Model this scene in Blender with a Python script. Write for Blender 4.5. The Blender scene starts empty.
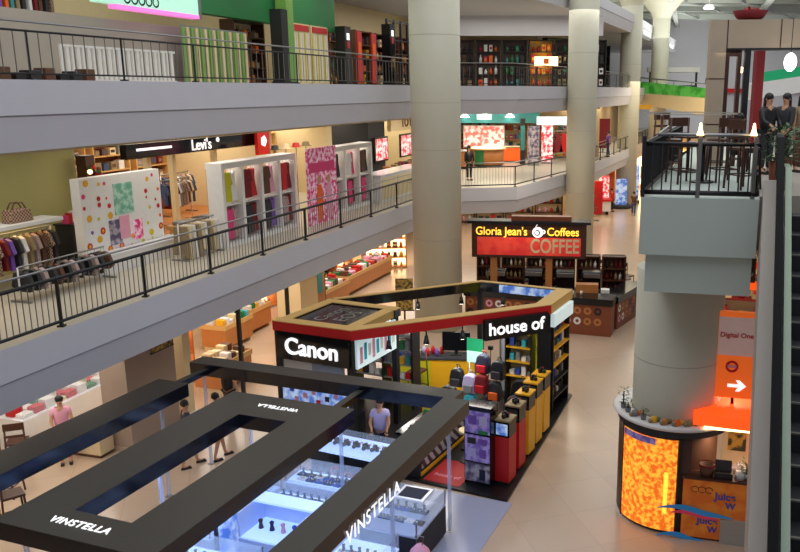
import bpy, bmesh, math, random
from mathutils import Vector, Matrix
random.seed(7)
PI = math.pi
COL = bpy.context.scene.collection
# ------------------------------------------------------------------ camera facts
F, CX, CY = 810.0, 490.0, 276.0
EYE = 8.4
PITCH = math.atan((CY-90)/F)

# ------------------------------------------------------------------ materials
MATS = {}
def srgb(c):
    return tuple(((x/255)/12.92 if x/255 <= .04045 else ((x/255+.055)/1.055)**2.4) for x in c)
def mat(name, col, rough=.5, metal=0, emit=0, ecol=None, noise=.06, scale=6, alpha=1, trans=0, bump=0, spec=.5, kind=None, col2=None):
    m = bpy.data.materials.new(name); m.use_nodes = True
    nt = m.node_tree; b = nt.nodes['Principled BSDF']
    c = srgb(col)
    b.inputs['Roughness'].default_value = rough
    b.inputs['Metallic'].default_value = metal
    b.inputs['Specular IOR Level'].default_value = spec
    tc = nt.nodes.new('ShaderNodeTexCoord')
    if kind in ('checker', 'blobs', 'tiles', 'stripes'):
        c2 = srgb(col2)
        if kind == 'tiles':
            t = nt.nodes.new('ShaderNodeTexBrick')
            t.offset = 0; t.inputs['Scale'].default_value = scale
            t.inputs['Mortar Size'].default_value = .006
            t.inputs['Brick Width'].default_value = 1; t.inputs['Row Height'].default_value = 1
            t.inputs['Color1'].default_value = (*c, 1); t.inputs['Color2'].default_value = (*[x*.93 for x in c], 1)
            t.inputs['Mortar'].default_value = (*c2, 1)
            mp = nt.nodes.new('ShaderNodeMapping'); mp.inputs['Rotation'].default_value = (0, 0, math.radians(-18))
            nt.links.new(tc.outputs['Object'], mp.inputs['Vector']); nt.links.new(mp.outputs['Vector'], t.inputs['Vector'])
            out = t.outputs['Color']
        else:
            if kind == 'checker':
                t = nt.nodes.new('ShaderNodeTexChecker'); t.inputs['Scale'].default_value = scale; fac = t.outputs['Fac']
                nt.links.new(tc.outputs['Object'], t.inputs['Vector'])
            elif kind == 'stripes':
                t = nt.nodes.new('ShaderNodeTexWave'); t.inputs['Scale'].default_value = scale; fac = t.outputs['Fac']
                t.bands_direction = 'DIAGONAL'; t.inputs['Distortion'].default_value = 3
                nt.links.new(tc.outputs['Object'], t.inputs['Vector'])
            else:
                t = nt.nodes.new('ShaderNodeTexNoise'); t.inputs['Scale'].default_value = scale; fac = t.outputs['Fac']
                t.inputs['Detail'].default_value = 3
                nt.links.new(tc.outputs['Object'], t.inputs['Vector'])
            r = nt.nodes.new('ShaderNodeValToRGB')
            r.color_ramp.elements[0].color = (*c, 1); r.color_ramp.elements[1].color = (*c2, 1)
            r.color_ramp.elements[0].position = .42; r.color_ramp.elements[1].position = .58
            nt.links.new(fac, r.inputs['Fac']); out = r.outputs['Color']
    else:
        t = nt.nodes.new('ShaderNodeTexNoise'); t.inputs['Scale'].default_value = scale; t.inputs['Detail'].default_value = 2
        nt.links.new(tc.outputs['Object'], t.inputs['Vector'])
        r = nt.nodes.new('ShaderNodeValToRGB')
        r.color_ramp.elements[0].color = (*[x*(1-noise) for x in c], 1)
        r.color_ramp.elements[1].color = (*[min(1, x*(1+noise)) for x in c], 1)
        nt.links.new(t.outputs['Fac'], r.inputs['Fac']); out = r.outputs['Color']
    nt.links.new(out, b.inputs['Base Color'])
    if emit:
        if ecol: b.inputs['Emission Color'].default_value = (*srgb(ecol), 1)
        else: nt.links.new(out, b.inputs['Emission Color'])
        b.inputs['Emission Strength'].default_value = emit
    if bump:
        bp = nt.nodes.new('ShaderNodeBump'); bp.inputs['Strength'].default_value = bump
        nt.links.new(t.outputs[0], bp.inputs['Height']); nt.links.new(bp.outputs['Normal'], b.inputs['Normal'])
    if trans: b.inputs['Transmission Weight'].default_value = trans; b.inputs['IOR'].default_value = 1.1
    if alpha < 1: b.inputs['Alpha'].default_value = alpha
    MATS[name] = m
    return m
mat('plaster', (196, 195, 200), .8, scale=1.5, noise=.03)
mat('plaster_line', (164, 162, 166), .8)
mat('column_line', (184, 178, 162), .7)
mat('column_paint', (204, 202, 182), .55, scale=2, noise=.03)
mat('floor_tile', (202, 176, 150), .2, kind='tiles', scale=.8, col2=(186, 162, 138), spec=.6)
mat('floor_pale', (196, 188, 170), .4, scale=2)
mat('black_metal', (22, 22, 24), .4)
mat('black_gloss', (16, 17, 20), .12)
mat('balcony_grey', (186, 198, 188), .8, scale=1.5, noise=.03)
mat('canopy_black', (47, 45, 39), .45, scale=3)
mat('canopy_side', (20, 21, 28), .12)
mat('steel', (150, 150, 150), .3, metal=.8)
mat('rail_grey', (120, 118, 112), .4, metal=.3)
mat('white', (232, 230, 226), .5)
mat('white_gloss', (235, 236, 240), .15)
mat('letter_white', (245, 245, 245), .5, emit=.9)
mat('letter_orange', (255, 190, 60), .5, emit=1.6)
mat('cream', (225, 205, 160), .7)
mat('olive_wall', (178, 174, 116), .8, scale=1)
mat('warm_wall', (222, 196, 150), .7, scale=1)
mat('beige_stone', (176, 158, 134), .6, scale=3)
mat('grey_stone', (172, 164, 152), .6, scale=1)
mat('brown_panel', (158, 138, 122), .5, scale=3)
mat('wood_orange', (188, 120, 62), .45, scale=4, noise=.15)
mat('wood_dark', (70, 38, 24), .4, scale=5, noise=.2)
mat('wood_red', (128, 66, 38), .45, scale=5, noise=.15)
mat('wood_light', (212, 168, 104), .5, scale=5, noise=.12)
mat('tan_top', (196, 158, 90), .6)
mat('red', (196, 24, 26), .4)
mat('red_dark', (120, 16, 24), .7)
mat('red_gloss', (210, 36, 34), .25)
mat('yellow', (232, 172, 30), .35)
mat('yellow_green', (200, 196, 30), .5)
mat('orange', (236, 104, 20), .5)
mat('orange_glow', (240, 80, 20), .5, emit=1.1)
mat('orange_sign', (226, 104, 34), .5, emit=.45)
mat('green', (34, 120, 64), .6)
mat('green_sign', (20, 140, 90), .5, emit=.45)
mat('green_banner', (40, 130, 34), .5, emit=.3, kind='blobs', scale=1.2, col2=(84, 170, 70))
mat('lime_frame', (120, 170, 80), .5)
mat('leaf', (52, 84, 38), .6, scale=20, noise=.4)
mat('leaf_pale', (108, 120, 70), .6, scale=20, noise=.3)
mat('pink', (220, 60, 120), .6)
mat('pink_pale', (228, 160, 180), .7)
mat('purple', (120, 80, 170), .5)
mat('blue', (50, 80, 170), .5)
mat('denim', (62, 78, 116), .8)
mat('navy', (30, 34, 60), .7)
mat('teal', (60, 140, 140), .6)
mat('turquoise', (60, 180, 200), .6)
mat('charcoal', (44, 44, 48), .7)
mat('grey', (128, 128, 130), .6)
mat('grey_door', (140, 142, 148), .5)
mat('lilac_shirt', (186, 176, 216), .8)
mat('brown', (96, 62, 40), .7)
mat('khaki', (150, 130, 96), .8)
mat('skin', (198, 146, 112), .6)
mat('hair', (26, 20, 18), .5)
mat('pale_green_metal', (170, 190, 160), .35)
mat('glass', (200, 215, 235), .03, alpha=.16, noise=0)
mat('glass_post', (190, 205, 235), .05, alpha=.42, noise=0)
mat('counter_white', (190, 200, 228), .3)
mat('light_blue_white', (205, 220, 250), .5, emit=.75, ecol=(150, 185, 255), noise=0)
mat('lamp_white', (255, 250, 240), .5, emit=6, noise=0)
mat('lamp_warm', (255, 214, 150), .5, emit=4, noise=0)
mat('screen_mint', (170, 222, 200), .5, emit=.7)
mat('screen_pink', (240, 120, 200), .5, emit=.9)
mat('screen_blue', (70, 110, 190), .4, emit=.6, kind='blobs', scale=4, col2=(180, 200, 230))
mat('paper', (216, 190, 182), .6, emit=.12)
mat('rubber', (9, 9, 10), .7, spec=.15)
mat('panel_floor', (166, 170, 194), .2, scale=1)
mat('screen_white', (205, 225, 228), .4, emit=.5, noise=.05)
mat('poster_food', (235, 226, 214), .5, emit=.8, kind='blobs', scale=3.2, col2=(226, 110, 96))
mat('poster_juice', (250, 170, 50), .4, emit=1.0, kind='blobs', scale=11, col2=(216, 96, 20))
mat('poster_orange', (218, 128, 40), .4, emit=.12, kind='blobs', scale=3, col2=(206, 100, 30))
mat('poster_red', (206, 44, 40), .5, emit=.35, kind='blobs', scale=1.8, col2=(226, 70, 50))
mat('poster_redwhite', (216, 40, 60), .5, emit=.7, kind='blobs', scale=4.5, col2=(250, 220, 220))
mat('poster_pink', (206, 44, 112), .5, emit=.12, kind='blobs', scale=7, col2=(240, 200, 216))
mat('poster_lilac', (150, 132, 190), .4, emit=.25, kind='blobs', scale=7, col2=(96, 80, 150))
mat('poster_grey', (190, 180, 190), .5, kind='blobs', scale=5, col2=(90, 80, 110))
mat('poster_green', (110, 176, 150), .5, kind='blobs', scale=6, col2=(180, 220, 200))
mat('poster_mixed', (60, 60, 40), .5, kind='blobs', scale=9, col2=(190, 150, 60))
mat('swirl', (196, 196, 200), .4, kind='stripes', scale=2.2, col2=(70, 60, 66))
mat('plaid', (90, 60, 60), .8, kind='checker', scale=24, col2=(180, 150, 120))
mat('stripe_cloth', (210, 200, 190), .8, kind='stripes', scale=30, col2=(120, 60, 70))
mat('roof_grey', (176, 182, 172), .7, scale=.3, noise=.15)
mat('truss', (190, 194, 188), .5)
mat('carpet_black', (18, 17, 18), .35)
mat('carpet_red', (170, 20, 26), .5)
mat('corridor_fade', (198, 190, 160), .8)
mat('wave_blue', (40, 130, 190), .4, emit=.15)
mat('wave_red', (210, 60, 90), .4, emit=.15)
mat('plum_text', (120, 30, 30), .5)

# ------------------------------------------------------------------ mesh builder
class MB:
    def __init__(s): s.v = []; s.f = []; s.m = []; s.sm = []; s.mats = []
    def _mi(s, m):
        if m not in s.mats: s.mats.append(m)
        return s.mats.index(m)
    def add(s, vs, fs, m, smooth=False):
        o = len(s.v); mi = s._mi(m)
        s.v += [tuple(v) for v in vs]
        for f in fs: s.f.append([o+i for i in f]); s.m.append(mi); s.sm.append(smooth)
        return s
    def box(s, c, d, m, rz=0, rx=0, ry=0, taper=1):
        x, y, z = [k/2 for k in d]
        vs = [Vector((i*x*(taper if k > 0 else 1), j*y*(taper if k > 0 else 1), k*z)) for k in (-1, 1) for j in (-1, 1) for i in (-1, 1)]
        R = Matrix.Rotation(rz, 3, 'Z') @ Matrix.Rotation(rx, 3, 'X') @ Matrix.Rotation(ry, 3, 'Y')
        vs = [R @ v + Vector(c) for v in vs]
        return s.add(vs, [(0, 2, 3, 1), (4, 5, 7, 6), (0, 1, 5, 4), (2, 6, 7, 3), (0, 4, 6, 2), (1, 3, 7, 5)], m)
    def bb(s, x0, x1, y0, y1, z0, z1, m):
        return s.box(((x0+x1)/2, (y0+y1)/2, (z0+z1)/2), (abs(x1-x0), abs(y1-y0), abs(z1-z0)), m)
    def prism(s, poly, z0, z1, m, mside=None):
        n = len(poly)
        vs = [(p[0], p[1], z0) for p in poly]+[(p[0], p[1], z1) for p in poly]
        s.add(vs, [list(range(n-1, -1, -1)), list(range(n, 2*n))], m)
        return s.add(vs, [(i, (i+1) % n, n+(i+1) % n, n+i) for i in range(n)], mside or m)
    def prismy(s, poly, y0, y1, m):      # outline in x,z pulled along y
        n = len(poly)
        vs = [(p[0], y0, p[1]) for p in poly]+[(p[0], y1, p[1]) for p in poly]
        return s.add(vs, [list(range(n)), list(range(2*n-1, n-1, -1))]+[(i, n+i, n+(i+1) % n, (i+1) % n) for i in range(n)], m)
    def tube(s, pts, r, m, n=8, r2=None):
        pts = [Vector(p) for p in pts]; vs = []; k = len(pts)
        for i, p in enumerate(pts):
            t = (pts[min(i+1, k-1)]-pts[max(i-1, 0)]).normalized()
            a = t.cross(Vector((0, 0, 1)))
            if a.length < .05: a = t.cross(Vector((0, 1, 0)))
            a.normalize(); b = t.cross(a)
            rr = r if r2 is None else r+(r2-r)*i/(k-1)
            for j in range(n):
                g = 2*PI*j/n; vs.append(p+a*rr*math.cos(g)+b*rr*math.sin(g))
        fs = [(i*n+j, (i+1)*n+j, (i+1)*n+(j+1) % n, i*n+(j+1) % n) for i in range(k-1) for j in range(n)]
        s.add(vs, fs, m, n > 5)
        return s.add([vs[j] for j in range(n)]+[vs[(k-1)*n+j] for j in range(n)], [list(range(n)), list(range(2*n-1, n-1, -1))], m)
    def lathe(s, prof, m, c=(0, 0, 0), n=24, a0=0, a1=2*PI, smooth=True):
        full = abs(a1-a0-2*PI) < 1e-4; k = n if full else n+1; vs = []
        for (r, z) in prof:
            for j in range(k):
                g = a0+(a1-a0)*j/n; vs.append((c[0]+r*math.cos(g), c[1]+r*math.sin(g), c[2]+z))
        fs = []
        for i in range(len(prof)-1):
            for j in range(n):
                j2 = (j+1) % k
                fs.append((i*k+j, i*k+j2, (i+1)*k+j2, (i+1)*k+j))
        return s.add(vs, fs, m, smooth)
    def cyl(s, c, r, h, m, n=24, r2=None):
        r2 = r if r2 is None else r2
        s.lathe([(r, 0), (r2, h)], m, c, n)
        s.add([(c[0]+r*math.cos(2*PI*j/n), c[1]+r*math.sin(2*PI*j/n), c[2]) for j in range(n)], [list(range(n-1, -1, -1))], m)
        return s.add([(c[0]+r2*math.cos(2*PI*j/n), c[1]+r2*math.sin(2*PI*j/n), c[2]+h) for j in range(n)], [list(range(n))], m)
    def ball(s, c, r, m, n=12, sz=1, sx=1, sy=1):
        pr = [(math.cos(a)*r, math.sin(a)*r*sz) for a in [-PI/2+PI*i/8 for i in range(9)]]
        o = len(s.v); s.lathe(pr, m, (0, 0, 0), n)
        for i in range(o, len(s.v)):
            x, y, z = s.v[i]; s.v[i] = (x*sx+c[0], y*sy+c[1], z+c[2])
        return s
    def disc_y(s, c, r, y, m, n=16, ri=0):     # disc facing -y
        if ri:
            vs = [(c[0]+q*math.cos(2*PI*j/n), y, c[1]+q*math.sin(2*PI*j/n)) for q in (ri, r) for j in range(n)]
            return s.add(vs, [(j, (j+1) % n, n+(j+1) % n, n+j) for j in range(n)], m)
        return s.add([(c[0]+r*math.cos(2*PI*j/n), y, c[1]+r*math.sin(2*PI*j/n)) for j in range(n)], [list(range(n))], m)
    def build(s, name, parent=None, loc=(0, 0, 0), rz=0, bevel=0):
        me = bpy.data.meshes.new(name); me.from_pydata(s.v, [], s.f)
        for m in s.mats: me.materials.append(MATS[m])
        for p, mi, sm in zip(me.polygons, s.m, s.sm): p.material_index = mi; p.use_smooth = sm
        bm = bmesh.new(); bm.from_mesh(me); bmesh.ops.remove_doubles(bm, verts=bm.verts, dist=1e-5)
        bmesh.ops.recalc_face_normals(bm, faces=bm.faces); bm.to_mesh(me); bm.free()
        me.update()
        o = bpy.data.objects.new(name, me); COL.objects.link(o)
        o.location = loc; o.rotation_euler = (0, 0, rz)
        if parent: o.parent = parent
        if bevel:
            b = o.modifiers.new('bevel', 'BEVEL'); b.width = bevel; b.segments = 2; b.limit_method = 'ANGLE'
        return o
def tag(o, label, cat, group=None, kind=None):
    o['label'] = label; o['category'] = cat
    if group: o['group'] = group
    if kind: o['kind'] = kind
    return o
def struct(o, label=None):
    o['kind'] = 'structure'
    if label: o['label'] = label
    return o
def thing(name, label, cat, loc=(0, 0, 0), rz=0, group=None):
    o = bpy.data.objects.new(name, None); COL.objects.link(o); o.empty_display_size = .2
    o.location = loc; o.rotation_euler = (0, 0, rz)
    return tag(o, label, cat, group)
def kids(o): return [c for c in bpy.data.objects if c.parent == o]
def dup(root, loc, rz, label, group=None):
    r = root.copy(); COL.objects.link(r); r.location = loc; r.rotation_euler = (0, 0, rz); r['label'] = label
    if group: r['group'] = group
    for c in kids(root):
        d = c.copy(); COL.objects.link(d); d.parent = r
        for g in kids(c):
            e = g.copy(); COL.objects.link(e); e.parent = d
    return r
def text(body, size, m, parent, loc, rot, name='lettering', ext=.01, align='CENTER', sx=1, bold=0.0):
    cu = bpy.data.curves.new(name, 'FONT'); cu.body = body; cu.size = size; cu.extrude = ext; cu.align_x = align; cu.align_y = 'CENTER'
    cu.offset = bold; cu.space_character = 1.12 if body == 'VINSTELLA' else 1.0
    t = bpy.data.objects.new('tmp', cu); COL.objects.link(t)
    dg = bpy.context.evaluated_depsgraph_get(); dg.update()
    me = bpy.data.meshes.new_from_object(t.evaluated_get(dg)); bpy.data.objects.remove(t)
    me.materials.clear(); me.materials.append(MATS[m])
    o = bpy.data.objects.new(name, me); COL.objects.link(o); o.location = loc; o.rotation_euler = rot; o.scale = (sx, 1, 1)
    if parent: o.parent = parent
    return o
UP = (PI/2, 0, 0)
class Fr:
    def __init__(s, o, a): s.o = o; s.a = a; s.c = math.cos(a); s.s = math.sin(a)
    def p(s, u, v, z=0): return (s.o[0]+u*s.c-v*s.s, s.o[1]+u*s.s+v*s.c, z)
L = Fr((-8.09, 12.76), math.atan2(.9608, .2773))     # along the left gallery edge, y inwards
K = Fr((0.26, 15.46), math.radians(-24))             # camera kiosk
V = Fr((0.26, 15.46), math.radians(-20))             # jewellery kiosk
def skin(name, verts, edges, rad, m, parent, sub=1):
    me = bpy.data.meshes.new(name); me.from_pydata(verts, edges, [])
    o = bpy.data.objects.new('tmp', me); COL.objects.link(o)
    bm = bmesh.new(); bm.from_mesh(me); ly = bm.verts.layers.skin.verify()
    for i, v in enumerate(bm.verts):
        r = rad[i]; v[ly].radius = (r, r) if not isinstance(r, tuple) else r; v[ly].use_root = (i == 0)
    bm.to_mesh(me); bm.free()
    o.modifiers.new('s', 'SKIN').use_smooth_shade = True
    sb = o.modifiers.new('d', 'SUBSURF'); sb.levels = sub; sb.render_levels = sub
    dg = bpy.context.evaluated_depsgraph_get(); dg.update()
    m2 = bpy.data.meshes.new_from_object(o.evaluated_get(dg)); bpy.data.objects.remove(o)
    m2.name = name; m2.materials.clear(); m2.materials.append(MATS[m])
    for p in m2.polygons: p.use_smooth = True
    q = bpy.data.objects.new(name, m2); COL.objects.link(q)
    if parent: q.parent = parent
    return q
# ------------------------------------------------------------------ people (face -y)
def person(label, loc, rz, top='white', bottom='navy', kind='trousers', stride=0, h=1.62, sit=False, longhair=False, group=None, arm=0.0, short=True, sleeve='short'):
    k = h/1.65
    t = thing('person', label, 'person', loc, rz, group)
    hz = .90 if not sit else .47
    def leg(sd):
        st = stride*sd
        if sit: return [(sd*.1, -.02, hz), (sd*.12, -.42, hz+.02), (sd*.12, -.40, .08), (sd*.12, -.52, .04)]
        return [(sd*.09, 0, hz-.04), (sd*.09, -st*.5-.02, .48), (sd*.09, -st+ (.0), .08), (sd*.09, -st-.13, .035)]
    dz = hz-.90
    T = [(0, 0, hz), (0, .01, 1.08+dz), (0, 0, 1.28+dz), (0, .01, 1.42+dz), (0, -.01, 1.50+dz), (0, -.015, 1.585+dz)]
    R = [(.13, .1), (.105, .085), (.125, .09), .05, .072, .066]
    vs = list(T); ed = [(0, 1), (1, 2), (2, 3), (3, 4), (4, 5)]; rd = list(R)
    arms = {}
    for sd in (-1, 1):
        fw = arm if sd < 0 else arm*.7
        sh = (sd*.165, 0, 1.34+dz); el = (sd*.215, -.04-fw*.12, 1.09+dz); wr = (sd*(.22-.1*fw), -.06-fw*.3+stride*sd*.3, .87+dz+fw*.22)
        hd = (wr[0], wr[1]-.02-.06*fw, wr[2]-.08*(1-fw*.6))
        b = len(vs); vs += [sh, el, wr, hd]; rd += [.052, .04, .028, (.035, .02)]; ed += [(2, b), (b, b+1), (b+1, b+2), (b+2, b+3)]
        arms[sd] = (sh, el, wr, hd)
        lg = leg(sd); b = len(vs); vs += lg; rd += [.085, .055, .036, .035]; ed += [(0, b), (b, b+1), (b+1, b+2), (b+2, b+3)]
    vs = [(x*k, y*k, z*k) for x, y, z in vs]
    body = skin('body', vs, ed, [tuple(q*k for q in r) if isinstance(r, tuple) else r*k for r in rd], 'skin', t)
    # face and fingers joined to the body mesh
    g = MB(); hx = (0, -.02, 1.55+dz)
    g.ball((0, -.088, 1.54+dz), .014, 'skin', 8, 1.4)
    for sd in (-1, 1): g.ball((sd*.075, 0, 1.545+dz), .018, 'skin', 8, 1.5, .5)
    for sd in (-1, 1):
        hd = arms[sd][3]
        for q in range(4):
            x0 = hd[0]-.027+.018*q
            g.tube([(x0, hd[1]-.005, hd[2]-.01), (x0, hd[1]-.015, hd[2]-.05), (x0, hd[1]-.03, hd[2]-.075-.006*(q in (1, 2)))], .009, 'skin', 6)
        g.tube([(hd[0]-sd*.03, hd[1], hd[2]+.015), (hd[0]-sd*.05, hd[1]-.02, hd[2]-.02)], .01, 'skin', 6)
    g.v = [(x*k, y*k, z*k) for x, y, z in g.v]
    tmp = g.build('tmp'); bm = bmesh.new(); bm.from_mesh(body.data); bm.from_mesh(tmp.data); bm.to_mesh(body.data); bm.free()
    bpy.data.objects.remove(tmp)
    e = MB()
    for sd in (-1, 1): e.ball((sd*.028*k, -.079*k, (1.56+dz)*k), .009*k, 'hair', 8)
    e.box((0, -.083*k, (1.505+dz)*k), (.04*k, .008*k, .008*k), 'red_dark')
    e.build('face_features', t)
    hh = MB(); hh.ball((0, .015*k, (1.59+dz)*k), .092*k, 'hair', 14, 1.0, 1, 1.05)
    if longhair: hh.box((0, .075*k, (1.47+dz)*k), (.15*k, .06*k, .24*k), 'hair', taper=.85)
    hh.build('hair', t, bevel=.01 if longhair else 0)
    # shirt
    sv = [(0, 0, hz-.06), (0, .01, 1.04+dz), T[2], (0, .005, 1.385+dz)]; sr = [(.18, .145), (.168, .14), (.16, .118), (.07, .06)]; se = [(0, 1), (1, 2), (2, 3)]
    for sd in (-1, 1):
        sh, el, wr, _ = arms[sd]; b = len(sv)
        mid = tuple(sh[i]*.45+el[i]*.55 for i in range(3))
        if sleeve == 'short': sv += [sh, mid]; sr += [.068, .06]; se += [(2, b), (b, b+1)]
        else: sv += [sh, el, tuple(el[i]*.1+wr[i]*.9 for i in range(3))]; sr += [.068, .055, .042]; se += [(2, b), (b, b+1), (b+1, b+2)]
    skin('shirt' if kind != 'dress' else 'dress_top', [(x*k, y*k, z*k) for x, y, z in sv], se, [tuple(q*k for q in r) if isinstance(r, tuple) else r*k for r in sr], top, t)
    if kind in ('trousers', 'shorts'):
        pv = [(0, 0, hz+.05)]; pr_ = [(.16, .128)]; pe = []
        for sd in (-1, 1):
            lg = leg(sd); b = len(pv)
            if kind == 'shorts': m_ = tuple(lg[0][i]*.15+lg[1][i]*.85 for i in range(3)); pv += [lg[0], m_]; pr_ += [.1, .088]; pe += [(0, b), (b, b+1)]
            else: m_ = (lg[2][0], lg[2][1], lg[2][2]+.03); pv += [lg[0], lg[1], m_]; pr_ += [.1, .075, .06]; pe += [(0, b), (b, b+1), (b+1, b+2)]
        skin('trousers' if kind == 'trousers' else 'shorts', [(x*k, y*k, z*k) for x, y, z in pv], pe, [tuple(q*k for q in r) if isinstance(r, tuple) else r*k for r in pr_], bottom, t)
    else:
        sk = MB(); sk.lathe([(.14*k, 1.0*k), (.17*k, .88*k), (.2*k, .62*k), (.19*k, .6*k), (.13*k, .98*k)], bottom, (0, 0, 0), 20); sk.build('skirt', t)
    for sd in (-1, 1):
        lg = leg(sd)[3]; s_ = MB(); s_.box((lg[0]*k, (lg[1]+.045)*k, .03), (.085*k, .25*k, .058), 'black_metal', taper=.8); s_.build('shoe', t, bevel=.012)
    return t
# ------------------------------------------------------------------ floor, galleries
fl = MB(); fl.add([(-45, -12, 0), (45, -12, 0), (45, 130, 0), (-45, 130, 0)], [(0, 1, 2, 3)], 'floor_tile'); struct(fl.build('floor'))
EDGE = [(-11.27, 1.72), (-3.29, 29.4), (-1.6, 35.3), (1.2, 36.0), (4.3, 42.6), (6.9, 50.2), (10.6, 61.0), (14.6, 73.7), (20.5, 92)]
def offset(path, d):
    out = []
    for i, p in enumerate(path):
        a = Vector(path[max(i-1, 0)]); b = Vector(p); c = Vector(path[min(i+1, len(path)-1)])
        n1 = (b-a).normalized() if i else (c-b).normalized(); n2 = (c-b).normalized() if i < len(path)-1 else n1
        m1 = Vector((-n1.y, n1.x)); m2 = Vector((-n2.y, n2.x)); m = (m1+m2).normalized(); q = b+m*d/max(.5, m.dot(m1)); out.append((q.x, q.y))
    return out
def gallery(zt, zb, nm, deck='floor_pale'):
    e0 = offset(EDGE, 0); e1 = offset(EDGE, .03); e2 = offset(EDGE, .16); n = len(EDGE)
    inn = [(-32, p[1]) for p in EDGE]
    prof = [(inn, zt, deck), (e0, zt, 'plaster'), (e0, zt-.58, 'plaster_line'), (e1, zt-.585, 'plaster_line'), (e1, zt-.61, 'plaster'), (e2, zb, 'plaster'), (inn, zb, None)]
    m = MB()
    for (a, za, ma), (b, zb_, _) in zip(prof, prof[1:]):
        vs = [(x, y, za) for x, y in a]+[(x, y, zb_) for x, y in b]
        m.add(vs, [(i, i+1, n+i+1, n+i) for i in range(n-1)], ma)
    m.add([(e0[0][0], e0[0][1], zt), (inn[0][0], inn[0][1], zt), (inn[0][0], inn[0][1], zb), (e2[0][0], e2[0][1], zb)], [(0, 1, 2, 3)], 'plaster')
    return struct(m.build(nm))
Z2, Z2B, Z3, Z3B = 4.2, 3.05, 8.57, 7.38
gallery(Z2, Z2B, 'floor_second'); gallery(Z3, Z3B, 'floor_third'); gallery(13.6, 12.35, 'floor_fourth')
# roof over the atrium
c = MB(); c.bb(-40, 40, -10, 125, 16.4, 16.6, 'roof_grey'); struct(c.build('ceiling'))
w = MB(); w.bb(12, 45, 96, 96.3, 0, 16.4, 'plaster'); struct(w.build('wall_back'))
n_ = 0
for y in range(24, 100, 8):
    c = MB(); c.box((14, y, 15.9), (46, .35, .5), 'truss', rz=.12)
    for q in range(-3, 5): c.tube([(14+q*5.2-2.6, y+.6*q, 15.7), (14+q*5.2, y+.6*q+4, 15.9), (14+q*5.2+2.6, y+.6*q+8, 15.7)], .12, 'truss', 6)
    n_ += 1; struct(c.build('trim_%d' % n_))
for x in (4, 12, 20):
    c = MB(); c.box((x+9, 62, 15.5), (.4, 84, .4), 'truss', rz=-.24); n_ += 1; struct(c.build('trim_%d' % n_))
for i, (x, y) in enumerate(((8.5, 58), (13.5, 80), (17, 66), (13, 52))):
    t = thing('ceiling_lamp', ['small bright square ceiling lamp left of the far columns', 'bright ceiling lamp furthest down the hall', 'bright ceiling lamp right of the far columns', 'nearest bright lamp under the hall roof'][i], 'lamp', (x, y, 14.6), 0, 'roof lamps')
    MB().cyl((0, 0, 0), .45, .25, 'white', 16, .3).build('housing', t); MB().cyl((0, 0, -.05), .38, .06, 'lamp_white', 16).build('lens', t)
    MB().tube([(0, 0, .2), (0, 0, 1.6)], .03, 'white', 6).build('rod', t)
# columns
def column(x, y, r, top, label, cap=False):
    t = thing('column', label, 'column', (x, y, 0))
    m = MB(); m.cyl((0, 0, 0), r, top, 'column_paint', 48); m.build('shaft', t)
    m = MB()
    for z in (Z2-.9, Z2+2.2, Z3-.6, Z3+1.6): m.lathe([(r+.002, z), (r+.004, z+.01), (r+.002, z+.02)], 'column_line', (0, 0, 0), 48)
    m.build('joint', t)
    if cap:
        m = MB(); m.lathe([(r, 0), (r+.15, .4), (r+.9, 1.3), (r+2.0, 2.2)], 'column_paint', (0, 0, top-2.2), 40); m.build('capital', t)
column(-1.87, 28.4, .86, 16.4, 'largest cream round column in front of the second floor gallery')
column(4.62, 41.6, .74, 16.4, 'cream round column right of the bright food gallery', True)
column(10.15, 60.5, .76, 16.4, 'slim cream column behind the coffee sign, before the green bridge', True)
column(14.3, 70.5, .72, 16.4, 'most distant cream column beside the green bridge', True)

# ------------------------------------------------------------------ railings
def railing(path, z, label, bars=.13, h=.9, inset=.12, thin=1):
    p = [Vector(q) for q in offset(path, inset)]; t = thing('railing', label, 'railing', (p[0].x, p[0].y, z))
    o = p[0]; q = [(v.x-o.x, v.y-o.y) for v in p]
    m = MB(); m.tube([(x, y, h) for x, y in q], .035*thin, 'black_metal', 6); m.build('handrail', t)
    m = MB(); m.tube([(x, y, .1) for x, y in q], .03*thin, 'black_metal', 6); m.build('bottom_rail', t)
    m = MB(); m.tube([(x-.08*0, y, h+.16) for x, y in offset(q, .12)], .02, 'steel', 6); m.build('inner_rail', t)
    bl = MB(); np_ = 0
    for (a, b) in zip(q, q[1:]):
        a = Vector(a); b = Vector(b); ln = (b-a).length; n = int(ln/bars)
        for i in range(n):
            c_ = a+(b-a)*(i+.5)/n
            bl.box((c_.x, c_.y, h/2+.05), (.014, .014, h-.1), 'rail_grey')
        k = max(1, int(ln/2.1))
        for i in range(k+1):
            c_ = a+(b-a)*i/k
            if np_ < 60: MB().box((c_.x, c_.y, (h+.02)/2), (.05*thin, .05*thin, h+.02), 'black_metal').box((c_.x, c_.y, .015), (.12, .12, .03), 'black_metal').build('post', t); np_ += 1
    bl.build('balusters', t)
    return t
railing([(-10.2, 5.43), (-3.29, 29.4), (-1.75, 34.8)], Z2, 'black railing along the second floor left gallery')
railing([(-1.5, 35.35), (1.2, 36.0), (4.1, 42.2)], Z2, 'black railing in front of the bright food counters')
railing([(4.75, 43.9), (6.9, 50.2), (10.6, 61.0), (14.6, 73.7)], Z2, 'dark railing beyond the second round column', bars=.3)
railing([(-10.2, 5.43), (-3.29, 29.4), (-1.75, 34.8)], Z3, 'thin black railing along the top floor on the left', bars=.26, h=.8, thin=.6)
railing([(-1.5, 35.35), (1.2, 36.0), (4.1, 42.2)], Z3, 'top floor railing between the two largest columns', bars=.26, h=.8, thin=.6)
railing([(4.75, 43.9), (6.9, 50.2), (10.6, 61.0)], Z3, 'top floor railing beyond the second column', bars=.4, h=.8, thin=.6)

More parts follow.
